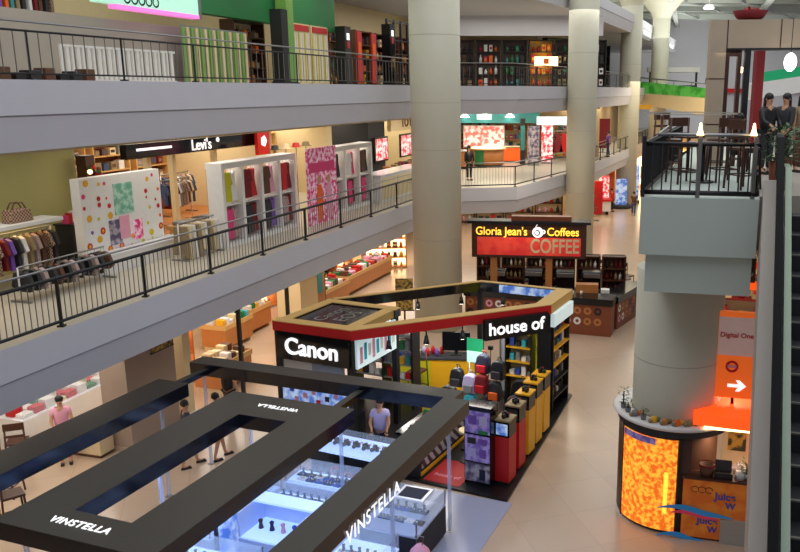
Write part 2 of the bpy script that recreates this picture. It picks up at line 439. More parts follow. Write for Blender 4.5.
# ------------------------------------------------------------------ generic goods
def garment(m, w=.42, h=.75, th=.07, kind='shirt', loc=(0, 0, 0), rz=0, label='', group=None):
    if kind == 'shirt': pts = [(-.07, 0), (-w*.42, -.05), (-w*.62, -.32), (-w*.5, -.36), (-w*.4, -.2), (-w*.42, -h), (w*.42, -h), (w*.4, -.2), (w*.5, -.36), (w*.62, -.32), (w*.42, -.05), (.07, 0), (0, -.05)]
    elif kind == 'dress': pts = [(-.07, 0), (-w*.35, -.04), (-w*.3, -.3), (-w*.6, -h), (w*.6, -h), (w*.3, -.3), (w*.35, -.04), (.07, 0), (0, -.07)]
    else: pts = [(-w*.35, 0), (-w*.45, -h), (-w*.1, -h), (0, -.25), (w*.1, -h), (w*.45, -h), (w*.35, 0)]
    g = MB().prismy(pts, -th/2, th/2, m); g.tube([(0, 0, -.02), (0, 0, .06), (.03, 0, .09), (.0, 0, .11)], .006, 'steel', 5)
    o = g.build('garment', None, loc, rz); return tag(o, label, 'clothing', group)
def light(name, kind, loc, energy, col, size=1, sy=None, rot=(0, 0, 0)):
    l = bpy.data.lights.new(name, kind); l.energy = energy; l.color = [x/255 for x in col]
    if kind == 'AREA':
        l.size = size; l.shape = 'RECTANGLE' if sy else 'SQUARE'
        if sy: l.size_y = sy
    else: l.shadow_soft_size = size
    o = bpy.data.objects.new(name, l); COL.objects.link(o); o.location = loc; o.rotation_euler = rot
    o['kind'] = 'structure'
    return o
def shelf_unit(label, loc, rz, w, h, d, levels, frame='white', back='cream', cat='shelf', name='shelf_unit'):
    t = thing(name, label, cat, loc, rz)
    MB().bb(-w/2, w/2, d-.03, d, 0, h, back).build('back_panel', t)
    for x in (-w/2+.03, w/2-.03): MB().bb(x-.03, x+.03, 0, d, 0, h, frame).build('side_panel', t)
    for i in range(levels+1):
        z = .06+(h-.1)*i/levels; MB().bb(-w/2+.03, w/2-.03, 0, d-.03, z-.02, z+.02, frame).build('shelf', t)
    return t
GOODS = ['red', 'white', 'turquoise', 'yellow', 'green', 'pink', 'charcoal', 'orange', 'blue', 'brown', 'cream', 'purple']
def fill(loc, rz, w, h, d, levels, kinds, what, label, group, per=7, sc=1, nouns=('box', 'bottle')):  # nouns give the same box and bottle shapes other names per shelf
    fr = Fr(loc, rz)
    for i in range(levels):
        z = .06+(h-.1)*i/levels+.022
        for j in range(per):
            x = -w/2+.12+(w-.24)*(j+.5)/per; hh = (h/levels)*random.uniform(.4, .72)*sc; ww = (w-.24)/per*random.uniform(.55, .85)
            m = random.choice(kinds); b = MB()
            if what == 'mix': wh = random.choice(['box', 'bottle'])
            else: wh = what
            if wh == 'box': b.bb(-ww/2, ww/2, -.12, .12, 0, hh, m).bb(-ww*.35, ww*.35, -.122, -.118, hh*.3, hh*.7, random.choice(kinds))
            elif wh == 'bottle': b.lathe([(0, 0), (ww*.4, 0), (ww*.4, hh*.6), (ww*.15, hh*.8), (ww*.15, hh), (0, hh)], m, (0, 0, 0), 10)
            elif wh == 'bag': b.prismy([(-ww/2, 0), (ww/2, 0), (ww*.42, hh*.65), (-ww*.42, hh*.65)], -.09, .09, m).tube([(-ww*.25, 0, hh*.65), (-ww*.2, 0, hh*.95), (ww*.2, 0, hh*.95), (ww*.25, 0, hh*.65)], .012, m, 5)
            p = fr.p(x, d*.45, loc[2]+z); nm = {'box': nouns[0], 'bottle': nouns[-1], 'bag': 'handbag'}[wh]; nm2 = nm.replace('_', ' ')
            if 'small goods' in label: tag(b.build(nm, None, p, rz), label.replace('small goods', 'small '+nm2), nm2, group+' '+nm2)
            else: tag(b.build(nm, None, p, rz), label, nm2.replace('handbag', 'bag'), group)
def counter(label, loc, rz, w, d, h, body, top, cat='counter', glow=None, name='counter'):
    t = thing(name, label, cat, loc, rz)
    MB().bb(-w/2, w/2, 0, d, .08, h-.04, body).build('body', t)
    MB().bb(-w/2+.03, w/2-.03, .03, d-.03, 0, .08, 'black_metal').build('plinth', t)
    MB().bb(-w/2-.03, w/2+.03, -.03, d+.03, h-.04, h, top).build('worktop', t)
    if glow: MB().bb(-w/2+.05, w/2-.05, -.012, 0, .15, h-.12, glow).build('front_panel', t)
    return t
def LP(s, d, z): return L.p(s, d, z)
exec_parts = []
# ------------------------------------------------------------------ left building walls
def lwall(nm, s0, s1, d, z0, z1, m, th=.2):
    b = MB(); q = [L.p(s0, d), L.p(s1, d), L.p(s1, d+th), L.p(s0, d+th)]; b.prism([(x, y) for x, y, _ in q], z0, z1, m); return struct(b.build(nm))
def lbox(nm, s0, s1, d0, d1, z0, z1, m):
    b = MB(); b.bb(0, s1-s0, 0, d1-d0, 0, z1-z0, m); o = b.build(nm, None, L.p(s0, d0, z0), L.a); return o
lwall('wall_left_ground', -8, 27, 6.2, 0, Z2B, 'warm_wall')
lwall('wall_left_second', -8, 38, 9.0, Z2, Z3B, 'warm_wall')
lwall('wall_left_third', -8, 12.6, 3.6, Z3, 10.12, 'grey_stone')
lwall('wall_left_third.001', -8, 40, 6.4, Z3, 12.35, 'cream')
# second floor: storefront dividers (painted piers)
struct(lbox('wall_pier_second', 3.9, 7.0, 4.6, 5.0, Z2, Z3B, 'olive_wall'))
for i, (s, w_) in enumerate(((15.8, .5), (20.5, .5), (24.6, 1.9), (32.2, .5))):
    struct(lbox('wall_divider_%d' % (i+1), s, s+w_, 4.5, 9.0, Z2, Z3B, 'charcoal' if i == 2 else 'cream'))
struct(lbox('trim_second_header', 7.0, 36, 4.45, 4.6, 7.0, Z3B, 'cream'))
struct(lbox('trim_soffit_band', -4, 36, .6, 4.4, 7.3, Z3B-.002, 'cream'))
def lthing(name, label, cat, s, d, z, group=None, rz=0): return thing(name, label, cat, L.p(s, d, z), L.a+rz, group)
# shop signs
t = lthing('shop_sign', '', 'sign', 8.4, 4.2, 6.56)
t['label'] = 'long black fascia sign with white lettering over the clothes shop'
MB().bb(0, 7.2, 0, .2, 0, .4, 'black_gloss').build('panel', t); text("Levi's", .46, 'letter_white', t, (3.3, -.02, .2), UP, bold=.004); text('\u00ae', .2, 'letter_white', t, (4.15, -.02, .3), UP)
MB().bb(.4, 1.9, -.015, 0, .2, .27, 'letter_white').build('small_print', t)
t = lthing('hanging_sign', 'small red hanging sign with white star beside the black fascia', 'sign', 14.4, 3.9, 6.25)
MB().bb(0, .75, 0, .12, 0, .85, 'red_gloss').build('panel', t)
MB().disc_y((.37, .45), .2, -.01, 'letter_white', 5).build('emblem', t)
t = lthing('shop_sign', 'cream shop sign with brown capital letters beside the large column', 'sign', 26.6, 4.2, 6.45)
MB().bb(0, 5.6, 0, .2, 0, .75, 'cream').build('panel', t); text('TO M', .66, 'brown', t, (2.1, -.02, .37), UP, bold=.01)
# posters on the charcoal wall
for i, (s, lb) in enumerate(((24.9, 'red and white framed poster on the dark shop wall'), (28.0, 'red and white framed poster half behind the large column'))):
    t = lthing('framed_poster', lb, 'poster', s, 4.3, 5.1)
    MB().bb(0, 1.5, 0, .08, 0, 1.15, 'black_metal').build('frame', t); MB().bb(.08, 1.42, -.012, 0, .08, 1.07, 'poster_redwhite').build('print', t)
t = lthing('display_table', 'low wooden display table under the red posters', 'table', 25.2, 3.2, Z2)
MB().bb(0, 3.6, 0, .9, .62, .7, 'wood_orange').build('tabletop', t)
for a, b in ((.1, .1), (3.5, .1), (.1, .8), (3.5, .8)): MB().bb(a-.04, a+.04, b-.04, b+.04, 0, .62, 'wood_dark').build('leg', t)
for i in range(8): tag(MB().bb(0, .3, 0, .26, 0, .1+.03*(i % 3), ['khaki', 'brown', 'red_dark', 'navy'][i % 4]).build('folded_jumper', None, L.p(25.4+i*.42, 3.5, Z2+.7), L.a, bevel=.02), 'folded jumper on the low wooden display table', 'clothing', 'folded jumpers under the red posters')
t = lthing('cabinet', 'low white cabinet at the end of the white clothes stand', 'cabinet', 18.4, 1.2, Z2)
MB().bb(0, 4.6, 0, .8, 0, 1.0, 'white').build('body', t); MB().bb(-.05, 4.65, -.05, .85, 1.0, 1.05, 'white_gloss').build('worktop', t)
for i in range(3):
    dr = MB().bb(.1+i*1.5, 1.5+i*1.5, -.02, 0, .1, .9, 'cream').build('door', t); MB().tube([(1.35+i*1.5, -.02, .45), (1.35+i*1.5, -.06, .47), (1.35+i*1.5, -.06, .6), (1.35+i*1.5, -.02, .62)], .01, 'steel', 6).build('handle', dr)
t = lthing('light_box', 'glowing pink and white light box beside the white cabinet', 'sign', 22.8, .9, Z2+.1)
MB().bb(0, 1.6, 0, .12, 0, 1.0, 'white').build('frame', t); MB().bb(.08, 1.52, -.01, 0, .08, .92, 'pink_pale').build('print', t)
for i, (s, d) in enumerate(((23.6, 1.0), (24.2, 1.3), (24.9, .9))):
    garment('charcoal', .5, 1.0, .2, 'shirt', L.p(s, d, Z2+1.35), L.a, 'black coat hanging by the railing beside the large column', 'black coats by the railing')
t = lthing('coat_rail', 'black coat rail standing by the railing left of the column', 'rack', 23.2, 1.05, Z2)
MB().tube([(0, 0, 1.48), (2.1, 0, 1.48)], .02, 'black_metal').build('bar', t)
for x in (0, 2.1): MB().tube([(x, 0, 0), (x, 0, 1.5)], .02, 'black_metal').box((x, 0, .02), (.05, .5, .04), 'black_metal').build('upright', t)
# ---- Levi shop interior: shelves with clothes and racks, warm floor
struct(lbox('floor_shop', 7.0, 15.8, 4.6, 9.0, Z2, Z2+.02, 'wood_orange'))
TONES = ['denim', 'navy', 'red_dark', 'khaki', 'charcoal', 'white', 'grey', 'plaid', 'stripe_cloth', 'brown', 'cream']
for i, s in enumerate((7.9, 9.9, 11.9, 13.9)):
    shelf_unit(['leftmost wooden wall shelf inside the clothes shop', 'second wooden wall shelf inside the clothes shop', 'third wooden wall shelf inside the clothes shop', 'rightmost wooden wall shelf inside the clothes shop'][i], L.p(s+.8, 8.4, Z2), L.a, 1.7, 2.6, .5, 5, 'wood_light', 'wood_red')
    fill(L.p(s+.8, 8.4, Z2), L.a, 1.7, 2.6, .5, 5, TONES, 'box', 'stack of folded jeans on a wooden wall shelf in the clothes shop', 'folded jeans on the wall shelves', per=4, sc=.8, nouns=('folded_jeans',))
def rack(label, s, d, z, ln, h, gl, group, pal, n, kind='shirt', gh=.75, shelf=False, rz=0):
    t = lthing('clothes_rack', label, 'rack', s, d, z, rz=rz); fr = Fr(L.p(s, d, z), L.a+rz)
    MB().tube([(0, 0, h), (ln, 0, h)], .018, 'steel').build('bar', t)
    for x in (0, ln):
        MB().tube([(x, 0, 0), (x, 0, h)], .018, 'white').build('upright', t); MB().box((x, 0, .02), (.05, .5, .04), 'steel').build('foot', t)
    if shelf:
        MB().bb(-.1, ln+.1, -.3, .3, h+.12, h+.2, 'white').build('top_shelf', t)
        MB().bb(0, ln, -.1, .1, h+.09, h+.115, 'lamp_warm').build('strip_light', t)
    for i in range(n):
        x = ln*(i+.5)/n; p = fr.p(x, 0, z+h-.09)
        garment(pal[i % len(pal)], .46, gh*random.uniform(.85, 1.1), min(.09, ln/n*.7), kind, p, L.a+rz+PI/2+random.uniform(-.12, .12), gl, group)
    return t
for i, (s, d) in enumerate(((9.0, 6.0), (11.4, 5.6), (13.0, 6.8))):
    rack(['left clothes rack on the wooden shop floor', 'middle clothes rack on the wooden shop floor', 'right clothes rack deep in the shop'][i], s, d, Z2+.02, 1.5, 1.4, 'shirt hanging on a rack inside the clothes shop', 'shirts inside the clothes shop', TONES, 12)
for s in (9.7, 10.8, 12.9):
    t = lthing('shop_pillar', {9.7: 'left slim cream post of the clothes shop front', 10.8: 'second slim cream post of the clothes shop front', 12.9: 'right cream post of the clothes shop front'}[s], 'post', s, 4.6, Z2)
    MB().bb(0, .16, 0, .16, .12, 2.4, 'cream').build('shaft', t); MB().bb(-.04, .2, -.04, .2, 0, .12, 'wood_light').build('base', t)
t = lthing('bench', 'low beige bench with folded grey cloths in front of the clothes shop', 'bench', 9.2, 3.0, Z2)
MB().bb(0, 2.2, 0, .8, .35, .45, 'wood_light').build('seat', t)
for x in (.1, 2.1): MB().bb(x-.05, x+.05, .1, .7, 0, .35, 'wood_light').build('leg', t)
for i in range(5): tag(MB().bb(0, .34, 0, .5, 0, .12, ['grey', 'khaki', 'charcoal'][i % 3]).build('folded_cloth', None, L.p(9.3+i*.42, 3.15, Z2+.45), L.a, bevel=.03), 'folded cloth on the low beige bench', 'clothing', 'folded cloths on the beige bench')
# shops further on: shelf walls
for i, s in enumerate((16.5, 18.6, 21.2, 27.0, 29.0, 33.0)):
    shelf_unit('tall lit shelf in the shops behind the white clothes stand' if i < 3 else 'tall lit shelf in the shop behind the cream sign', L.p(s+.9, 6.8, Z2), L.a, 1.9, 2.5, .45, 5, 'wood_light' if i % 2 else 'white', 'warm_wall')['group'] = 'lit shelves near' if i < 3 else 'lit shelves far'
    fill(L.p(s+.9, 6.8, Z2), L.a, 1.9, 2.5, .45, 5, GOODS, 'mix', 'small goods on a lit shelf behind the white clothes stand' if i < 3 else 'small goods on a lit shelf behind the cream sign', 'goods on lit shelves near' if i < 3 else 'goods on lit shelves far', per=5, nouns=('packet', 'goods_bottle'))
# shop between s 16 and 24: light beige fascia with hats on top of white stand
for i, s in enumerate((14.3, 15.0, 15.7, 16.4)):
    t = lthing('hat', 'wide brimmed hat on a stand behind the white clothes stand', 'hat', s, 3.2, 6.45-.3, 'hats on stands')
    MB().lathe([(.22, 0), (.13, .02), (.11, .14), (0, .16)], ['black_metal', 'cream', 'red', 'khaki'][i], (0, 0, .3), 16).build('crown', t)
    MB().tube([(0, 0, -1.95), (0, 0, .3)], .015, 'steel').cyl((0, 0, -1.95), .14, .02, 'steel').build('pole', t)
# ---- clothes rack on the far left of second floor
PAL = ['charcoal', 'brown', 'charcoal', 'white', 'teal', 'charcoal', 'navy', 'white', 'black_metal', 'green', 'white', 'red', 'plaid', 'red_dark', 'purple', 'charcoal', 'white', 'khaki', 'stripe_cloth', 'brown', 'plaid', 'charcoal']
rack('long clothes rack under a lit white shelf at the left gallery', 1.0, 3.4, Z2, 3.75, 1.2, 'garment hanging on the long rack under the lit white shelf', 'garments on the long rack', PAL, 22, gh=.78, shelf=True)
rack('low clothes rack in front of the long rack by the railing', 2.6, 2.2, Z2, 2.4, .72, 'dark garment on the low rack by the left railing', 'garments on the low rack', ['charcoal', 'black_metal', 'stripe_cloth', 'charcoal', 'brown', 'black_metal', 'stripe_cloth'], 12, gh=.45)
t = lthing('handbag', 'dark red and black handbags heap on the white shelf above the rack', 'bag', 3.9, 3.4, Z2+1.4); t['label'] = 'dark patterned handbag on the white shelf above the clothes rack'
MB().prismy([(-.32, 0), (.32, 0), (.26, .26), (.1, .3), (-.1, .27), (-.26, .3)], -.13, .13, 'plaid').build('body', t, bevel=.03)
for y in (-.06, .06): MB().tube([(-.2, y, .26), (-.1, y, .42), (.1, y, .42), (.2, y, .26)], .015, 'brown').build('handle', t)
# mannequins at far left behind the rack
for i, (s, tp) in enumerate(((2.1, 'teal'), (2.8, 'red'), (3.5, 'charcoal'))):
    t = lthing('mannequin', ['mannequin in a pale teal top at the left picture edge', 'mannequin in a red top behind the clothes rack', 'mannequin in a dark jacket beside the olive wall'][i], 'mannequin', s, 4.7, Z2)
    MB().lathe([(0, .95), (.15, .95), (.18, 1.05), (.13, 1.2), (.2, 1.42), (.17, 1.52), (.06, 1.56), (.05, 1.62), (.08, 1.68), (.08, 1.76), (0, 1.82)], tp, (0, 0, .3), 16).build('torso', t)
    MB().tube([(0, 0, 0), (0, 0, 1.3)], .02, 'steel').cyl((0, 0, 0), .2, .02, 'steel').build('stand', t)
t = lthing('shelf_unit', 'black goods stand with small boxes left of the polka dot board', 'shelf', 5.7, 3.7, Z2)
MB().bb(0, .6, 0, .5, 0, 1.0, 'charcoal').build('body', t); MB().bb(-.03, .63, -.03, .53, 1.0, 1.04, 'black_metal').build('top', t)
for i in range(5): tag(MB().bb(0, .1, 0, .12, 0, .2+.04*(i % 3), ['pink', 'red', 'white', 'green', 'yellow'][i]).build('box', None, L.p(5.75+i*.11, 3.9, Z2+1.04), L.a), 'small box on top of the black goods stand', 'box', 'boxes on the black goods stand')
t = lthing('display_plinth', 'tall dark stand of red and gold trinkets beside the polka dot board', 'stand', 6.7, 4.0, Z2)
MB().bb(0, .3, 0, .3, 0, 2.6, 'wood_dark').build('post', t)
tr = MB()
for i in range(26): tr.ball((random.uniform(-.05, .35), -.05+random.uniform(-.1, .05), random.uniform(.8, 2.5)), .06, random.choice(['red', 'lamp_warm', 'leaf', 'brown', 'yellow']), 6)
tr.build('trinkets', t)
# polka dot board
t = lthing('display_board', 'white board with coloured polka dots and photo prints', 'board', 5.05, 2.75, Z2)
d = MB().bb(0, 2.75, 0, .25, 0, 2.22, 'white'); random.seed(3)
for i in range(8):
    for j in range(8):
        x = .18+i*.34+random.uniform(-.1, .1); z = .15+j*.27+random.uniform(-.08, .08)
        if .95 < x < 1.95 and .75 < z < 2.1: continue
        r = random.choice([.035, .045, .06, .085]); q = random.choice(['orange', 'purple', 'yellow_green', 'pink', 'red', 'yellow'])
        d.disc_y((x, z), r, -.004, q, 14)
        if r > .07: d.disc_y((x, z), r*.5, -.006, 'yellow', 12)
d.build('panel', t)
MB().bb(1.05, 1.7, -.012, 0, 1.25, 2.0, 'poster_green').build('print', t); MB().bb(.8, 1.2, -.012, 0, .55, 1.15, 'poster_grey').build('print', t)
MB().bb(1.15, 1.5, -.014, 0, .65, 1.2, 'pink_pale').build('print', t); MB().bb(1.6, 1.95, -.012, 0, .55, 1.05, 'poster_pink').build('print', t)
t = lthing('plinth', 'long low white plinth in front of the polka dot board', 'plinth', 4.9, 2.3, Z2)
MB().bb(0, 3.6, 0, .4, 0, .42, 'white').build('body', t); MB().bb(-.02, 3.62, -.02, .42, .42, .46, 'white_gloss').build('top', t)
# ---- white clothes stand with bays
def bays(label, s0, d0, n, pitch, contents):
    t = thing('clothes_stand', label, 'stand', L.p(s0, d0, Z2), L.a); W = n*pitch; fr = Fr(L.p(s0, d0, Z2), L.a)
    MB().bb(0, W, 0, .5, 2.14, 2.3, 'white').build('top_beam', t)
    MB().bb(0, W, .0, .5, 0, .12, 'white').build('base', t)
    MB().bb(.02, W-.02, .47, .5, .12, 2.14, 'wood_light').build('back_panel', t)
    for i in range(n+1): x = min(max(i*pitch, .06), W-.06); MB().bb(x-.06, x+.06, 0, .47, .12, 2.14, 'white').build('upright', t)
    for i in range(n): MB().bb(i*pitch+.08, (i+1)*pitch-.08, .08, .47, 1.12, 1.16, 'white').build('shelf', t)
    for i in range(n):
        for lv, zt in ((1, 2.04), (0, 1.05)):
            ms = contents[(i*2+lv) % len(contents)]
            for q in range(2):
                garment(ms[q % len(ms)], .34, .8 if lv else .82, .08, ['shirt', 'dress'][q], fr.p((i+.5)*pitch-.18+.36*q, .07+.09*q, Z2+zt), L.a, 'small bright garment hanging in a bay of the white clothes stand', 'garments in the white stand')
        MB().bb(i*pitch+.2, (i+1)*pitch-.2, .25, .4, 2.12, 2.139, 'lamp_white').build('downlight', t)
    return t
bays('white clothes stand with open bays left of the pink banner', 8.7, 1.5, 4, .98, [['pink', 'stripe_cloth'], ['yellow_green', 'white'], ['charcoal', 'red_dark'], ['red_dark', 'red'], ['charcoal', 'purple'], ['brown', 'pink_pale'], ['stripe_cloth', 'red_dark'], ['red', 'red_dark']])
bays('white clothes stand with open bays right of the pink banner', 14.9, 1.5, 3, 1.15, [['pink', 'stripe_cloth'], ['brown', 'charcoal'], ['pink', 'red_dark'], ['white', 'pink']])
t = lthing('banner', 'tall pink banner with two women between the white clothes stands', 'banner', 12.7, 1.15, Z2)
MB().bb(0, 1.95, 0, .06, .0, 2.42, 'poster_pink').build('fabric', t)
MB().bb(.1, 1.8, -.012, 0, 1.65, 1.95, 'pink').build('title_panel', t)
pn = MB()
for x, m in ((.7, 'orange'), (1.35, 'pink_pale')):
    pn.prismy([(x-.16, .1), (x+.16, .1), (x+.2, .8), (x+.12, 1.25), (x-.12, 1.25), (x-.2, .8)], -.02, -.012, m); pn.disc_y((x, 1.4), .13, -.018, 'skin', 14)
pn.build('printed_figures', t)
for i, y in enumerate((1.5, 1.0)):
    pass
rack('rack of dark red coats left of the white clothes stand', 7.4, 3.6, Z2, 1.3, 1.5, 'dark red coat on the rack left of the white stand', 'dark red coats', ['red_dark', 'red_dark', 'brown'], 8, gh=1.0)
rack('rack of beige trousers behind the railing', 7.0, 1.7, Z2, 1.5, .95, 'beige trousers on the short rack behind the railing', 'beige trousers', ['khaki', 'cream', 'white'], 9, 'trousers', .8)

# ------------------------------------------------------------------ second floor beyond column A
w = MB(); w.bb(-12, 7.0, 52.6, 52.8, Z2, Z3B, 'warm_wall'); struct(w.build('wall_far_second'))
w = MB(); w.bb(-12, 3.0, 52.8, 53.0, Z3, 12.35, 'warm_wall'); struct(w.build('wall_far_third'))
w = MB(); w.bb(-12, 7.0, 56.8, 57.0, 0, Z2B, 'warm_wall'); struct(w.build('wall_far_ground'))
t = thing('shop_sign', 'teal lamp lit fascia above the long food poster', 'sign', (-2.4, 49.9, 6.45))
MB().bb(0, 5.4, 0, .3, 0, .8, 'teal').build('fascia', t)
MB().bb(1.6, 2.5, -.03, 0, .2, .65, 'screen_mint').build('emblem', t)
for x in (.9, 2.1, 3.6):
    MB().lathe([(.03, .28), (.06, .25), (.3, 0), (.27, 0), (.04, .22)], 'lamp_white', (x, -.35, .35), 16).build('lamp_shade', t)
    MB().tube([(x, 0, .7), (x, -.35, .62)], .02, 'steel').build('lamp_arm', t)
t = thing('menu_board', 'long glowing food poster behind the round counter', 'poster', (-1.65, 50.6, 4.95))
MB().bb(0, 2.55, 0, .15, 0, 1.35, 'white').build('frame', t); MB().bb(.06, 2.49, -.012, 0, .06, 1.29, 'poster_food').build('print', t)
MB().bb(.3, .36, .02, .1, -.75, 0, 'steel').build('leg', t); MB().bb(2.2, 2.26, .02, .1, -.75, 0, 'steel').build('leg', t)
t = thing('food_counter', 'round topped food counter with green end under the glowing poster', 'counter', (-.15, 46.6, Z2))
MB().cyl((0, 0, .08), .95, .85, 'wood_orange', 30).cyl((0, 0, 0), .85, .08, 'black_metal', 30).build('body', t)
MB().cyl((0, 0, .93), 1.08, .07, 'cream', 30).build('worktop', t)
MB().lathe([(.97, .1), (.97, .9)], 'green', (0, 0, 0), 6, 3.9, 4.5).build('green_panel', t)
MB().cyl((0, 0, 1.0), .9, .02, 'lamp_warm', 24).build('light_ring', t)
t = counter('white square counter left of the round food counter', (-1.9, 44.2, Z2), 0, 1.3, .9, 1.0, 'wood_orange', 'white_gloss')
t = counter('warm lit counter right of the round food counter', (1.3, 48.2, Z2), 0, 1.5, .7, .95, 'wood_orange', 'cream', glow='orange_glow')
t = thing('wall_partition', 'orange wall panel left of the glowing food poster', 'panel', (-2.5, 50.3, Z2))
MB().bb(0, .7, 0, .12, 0, 2.2, 'orange').build('panel', t); MB().bb(-.04, .74, .12, .18, 0, 2.24, 'wood_red').build('frame', t)
t = thing('shop_pillar', 'dark green pillar between the food counter and clothes posters', 'pillar', (1.75, 47.3, Z2)); MB().bb(0, .28, 0, .4, 0, 2.6, 'charcoal').bb(-.03, .31, -.03, .43, 0, .1, 'black_metal').build('shaft', t)
MB().bb(.02, .26, -.02, 0, .8, 2.2, 'teal').build('panel', t)
for i, (x, y, m) in enumerate(((2.15, 46.6, 'poster_grey'), (3.0, 47.6, 'poster_redwhite'))):
    t = thing('standing_banner', ['grey banner with dark figures beside the dark pillar', 'orange red banner left of the crimson dress'][i], 'banner', (x, y, Z2))
    MB().bb(0, .65, 0, .05, .1, 2.2, m).build('fabric', t); MB().bb(0, .65, -.15, .2, 0, .06, 'steel').build('base', t)
for i, (x, m, k_) in enumerate(((3.95, 'red_dark', 'dress'), (4.35, 'red', 'dress'), (3.55, 'charcoal', 'shirt'))):
    garment(m, .5, 1.1, .2, k_, (x, 47.8, Z2+1.75), 0, ['crimson dress hanging in the far gallery shop', 'red dress beside the crimson dress', 'dark jacket beside the crimson dress'][i])
t = thing('clothes_rack', 'high rail holding the crimson dress in the far gallery', 'rack', (3.2, 47.8, Z2)); MB().tube([(0, 0, 1.86), (1.6, 0, 1.86)], .02, 'steel').build('bar', t)
for x in (0, 1.6): MB().tube([(x, 0, 0), (x, 0, 1.9)], .02, 'steel').box((x, 0, .02), (.05, .4, .04), 'steel').build('upright', t)
t = thing('shop_sign', 'small cream sign above the far dress shop', 'sign', (2.8, 49.4, 6.35)); MB().bb(0, 2.2, 0, .15, 0, .5, 'screen_white').build('panel', t)
for i in range(5):
    shelf_unit('far shop shelf full of goods on the second floor', (-1.8+i*1.7, 51.9, Z2), 0, 1.6, 2.3, .5, 4, 'wood_light', 'cream')['group'] = 'far second floor shelves'
    fill((-1.8+i*1.7, 51.9, Z2), 0, 1.6, 2.3, .5, 4, GOODS, 'mix', 'small goods on a far second floor shelf', 'goods on far second floor shelves', per=5, nouns=('goods_box', 'jar'))
person('person in black standing beside the large column on the second floor', (-1.0, 38.8, Z2), .4, 'black_metal', 'black_metal', longhair=True, sleeve='long')
# right of column B on second floor: red railing shop, person in purple
wl = MB(); q = [(9, 54), (17, 78), (16.5, 78.2), (8.5, 54.2)]; wl.prism([(x-4.3, y) for x, y in q], Z2, Z3B, 'warm_wall'); struct(wl.build('wall_left_far_second'))
wl = MB(); wl.prism([(x-6.6, y) for x, y in q], Z3, 12.35, 'warm_wall'); struct(wl.build('wall_left_far_third'))
wl = MB(); wl.prism([(x-2.2, y) for x, y in q], 0, Z2B, 'warm_wall'); struct(wl.build('wall_left_far_ground'))
for i in range(3):
    t = thing('clothes_banner', ['red banner nearest the second column', 'teal and white banner left of the third column', 'dark red banner beyond the teal banner'][i], 'banner', (5.1+i*1.1, 51+i*2.6, Z2)); MB().bb(0, .9, 0, .05, .3, 2.3, ['red', 'turquoise', 'red_dark'][i]).build('fabric', t); MB().bb(.4, .5, 0, .06, 0, .3, 'steel').box((.45, .03, .02), (.6, .4, .04), 'steel').build('base', t)
t = thing('ceiling_sign', 'yellow hanging direction sign right of the third column', 'sign', (11.9, 66, 6.9)); MB().bb(-1, 1, 0, .15, 0, .35, 'yellow').build('panel', t); MB().tube([(0, .07, .35), (0, .07, .5)], .03, 'steel').build('rod', t)
person('person in a purple shirt walking on the second floor before the third column', (7.6, 52.6, Z2), -1.2, 'purple', 'denim', stride=.15)
t = counter('dark red low display along the second floor edge by column', (6.4, 50.9, Z2), L.a, 2.5, .5, .8, 'red_dark', 'charcoal')
# ------------------------------------------------------------------ third floor shops
rack('high rack of bright clothes above the grey partition on the top floor', 2.2, 4.3, Z3, 4.2, 2.4, 'bright garment on the high rack above the grey partition', 'garments on the top floor rack', ['charcoal', 'white', 'red_dark', 'brown', 'charcoal', 'plaid', 'purple', 'orange', 'teal', 'khaki'], 26, gh=.95)
t = lthing('shop_sign', 'mint lit shop sign with ring shapes and a pink strip at the top left', 'sign', 6.9, 3.3, 10.36)
MB().bb(0, 3.9, 0, .25, .1, .85, 'screen_mint').build('panel', t); MB().bb(.6, 3.9, -.02, .25, 0, .1, 'screen_pink').build('strip', t)
rg = MB()
for i in range(5): rg.disc_y((1.0+.27*i, .27), .13, -.01, 'black_gloss', 20, .085)
rg.build('emblem', t)
MB().bb(3.95, 4.05, 0, .25, 0, 1.0, 'steel').build('edge', t)
t = lthing('shop_fascia', 'green painted fascia at the top of the picture', 'fascia', 10.9, 3.4, 10.55)
MB().bb(0, 8.6, 0, .3, 0, 1.4, 'green').build('panel', t); MB().bb(0, 8.6, -.05, 0, 0, .08, 'green').build('edge', t)
for i in range(9): tag(MB().bb(0, .26, 0, .3, 0, .16+.05*(i % 3), ['black_metal', 'charcoal', 'brown'][i % 3]).build('suitcase', None, L.p(1.6+i*.36, 1.7, Z3), L.a, bevel=.02), 'small black case on the top floor behind the railing at the left edge', 'case', 'black cases on the top floor')
t = lthing('slatted_screen', 'white slatted screen behind the top floor railing', 'screen', 4.8, 2.6, Z3)
b_ = MB()
for i in range(24): b_.bb(i*.16, i*.16+.09, 0, .04, .05, .75, 'white')
b_.bb(0, 3.85, -.01, .05, .75, .8, 'white').bb(0, 3.85, -.01, .05, 0, .06, 'white').build('slats', t)
t = lthing('slatted_screen', 'taller green and cream slatted screen on the top floor', 'screen', 9.6, 3.0, Z3)
b_ = MB()
for i in range(16): b_.bb(i*.2, i*.2+.1, 0, .05, .05, 1.5, 'cream' if i % 2 else 'lime_frame')
b_.bb(0, 3.2, .05, .08, 0, 1.55, 'grey').build('slats', t)
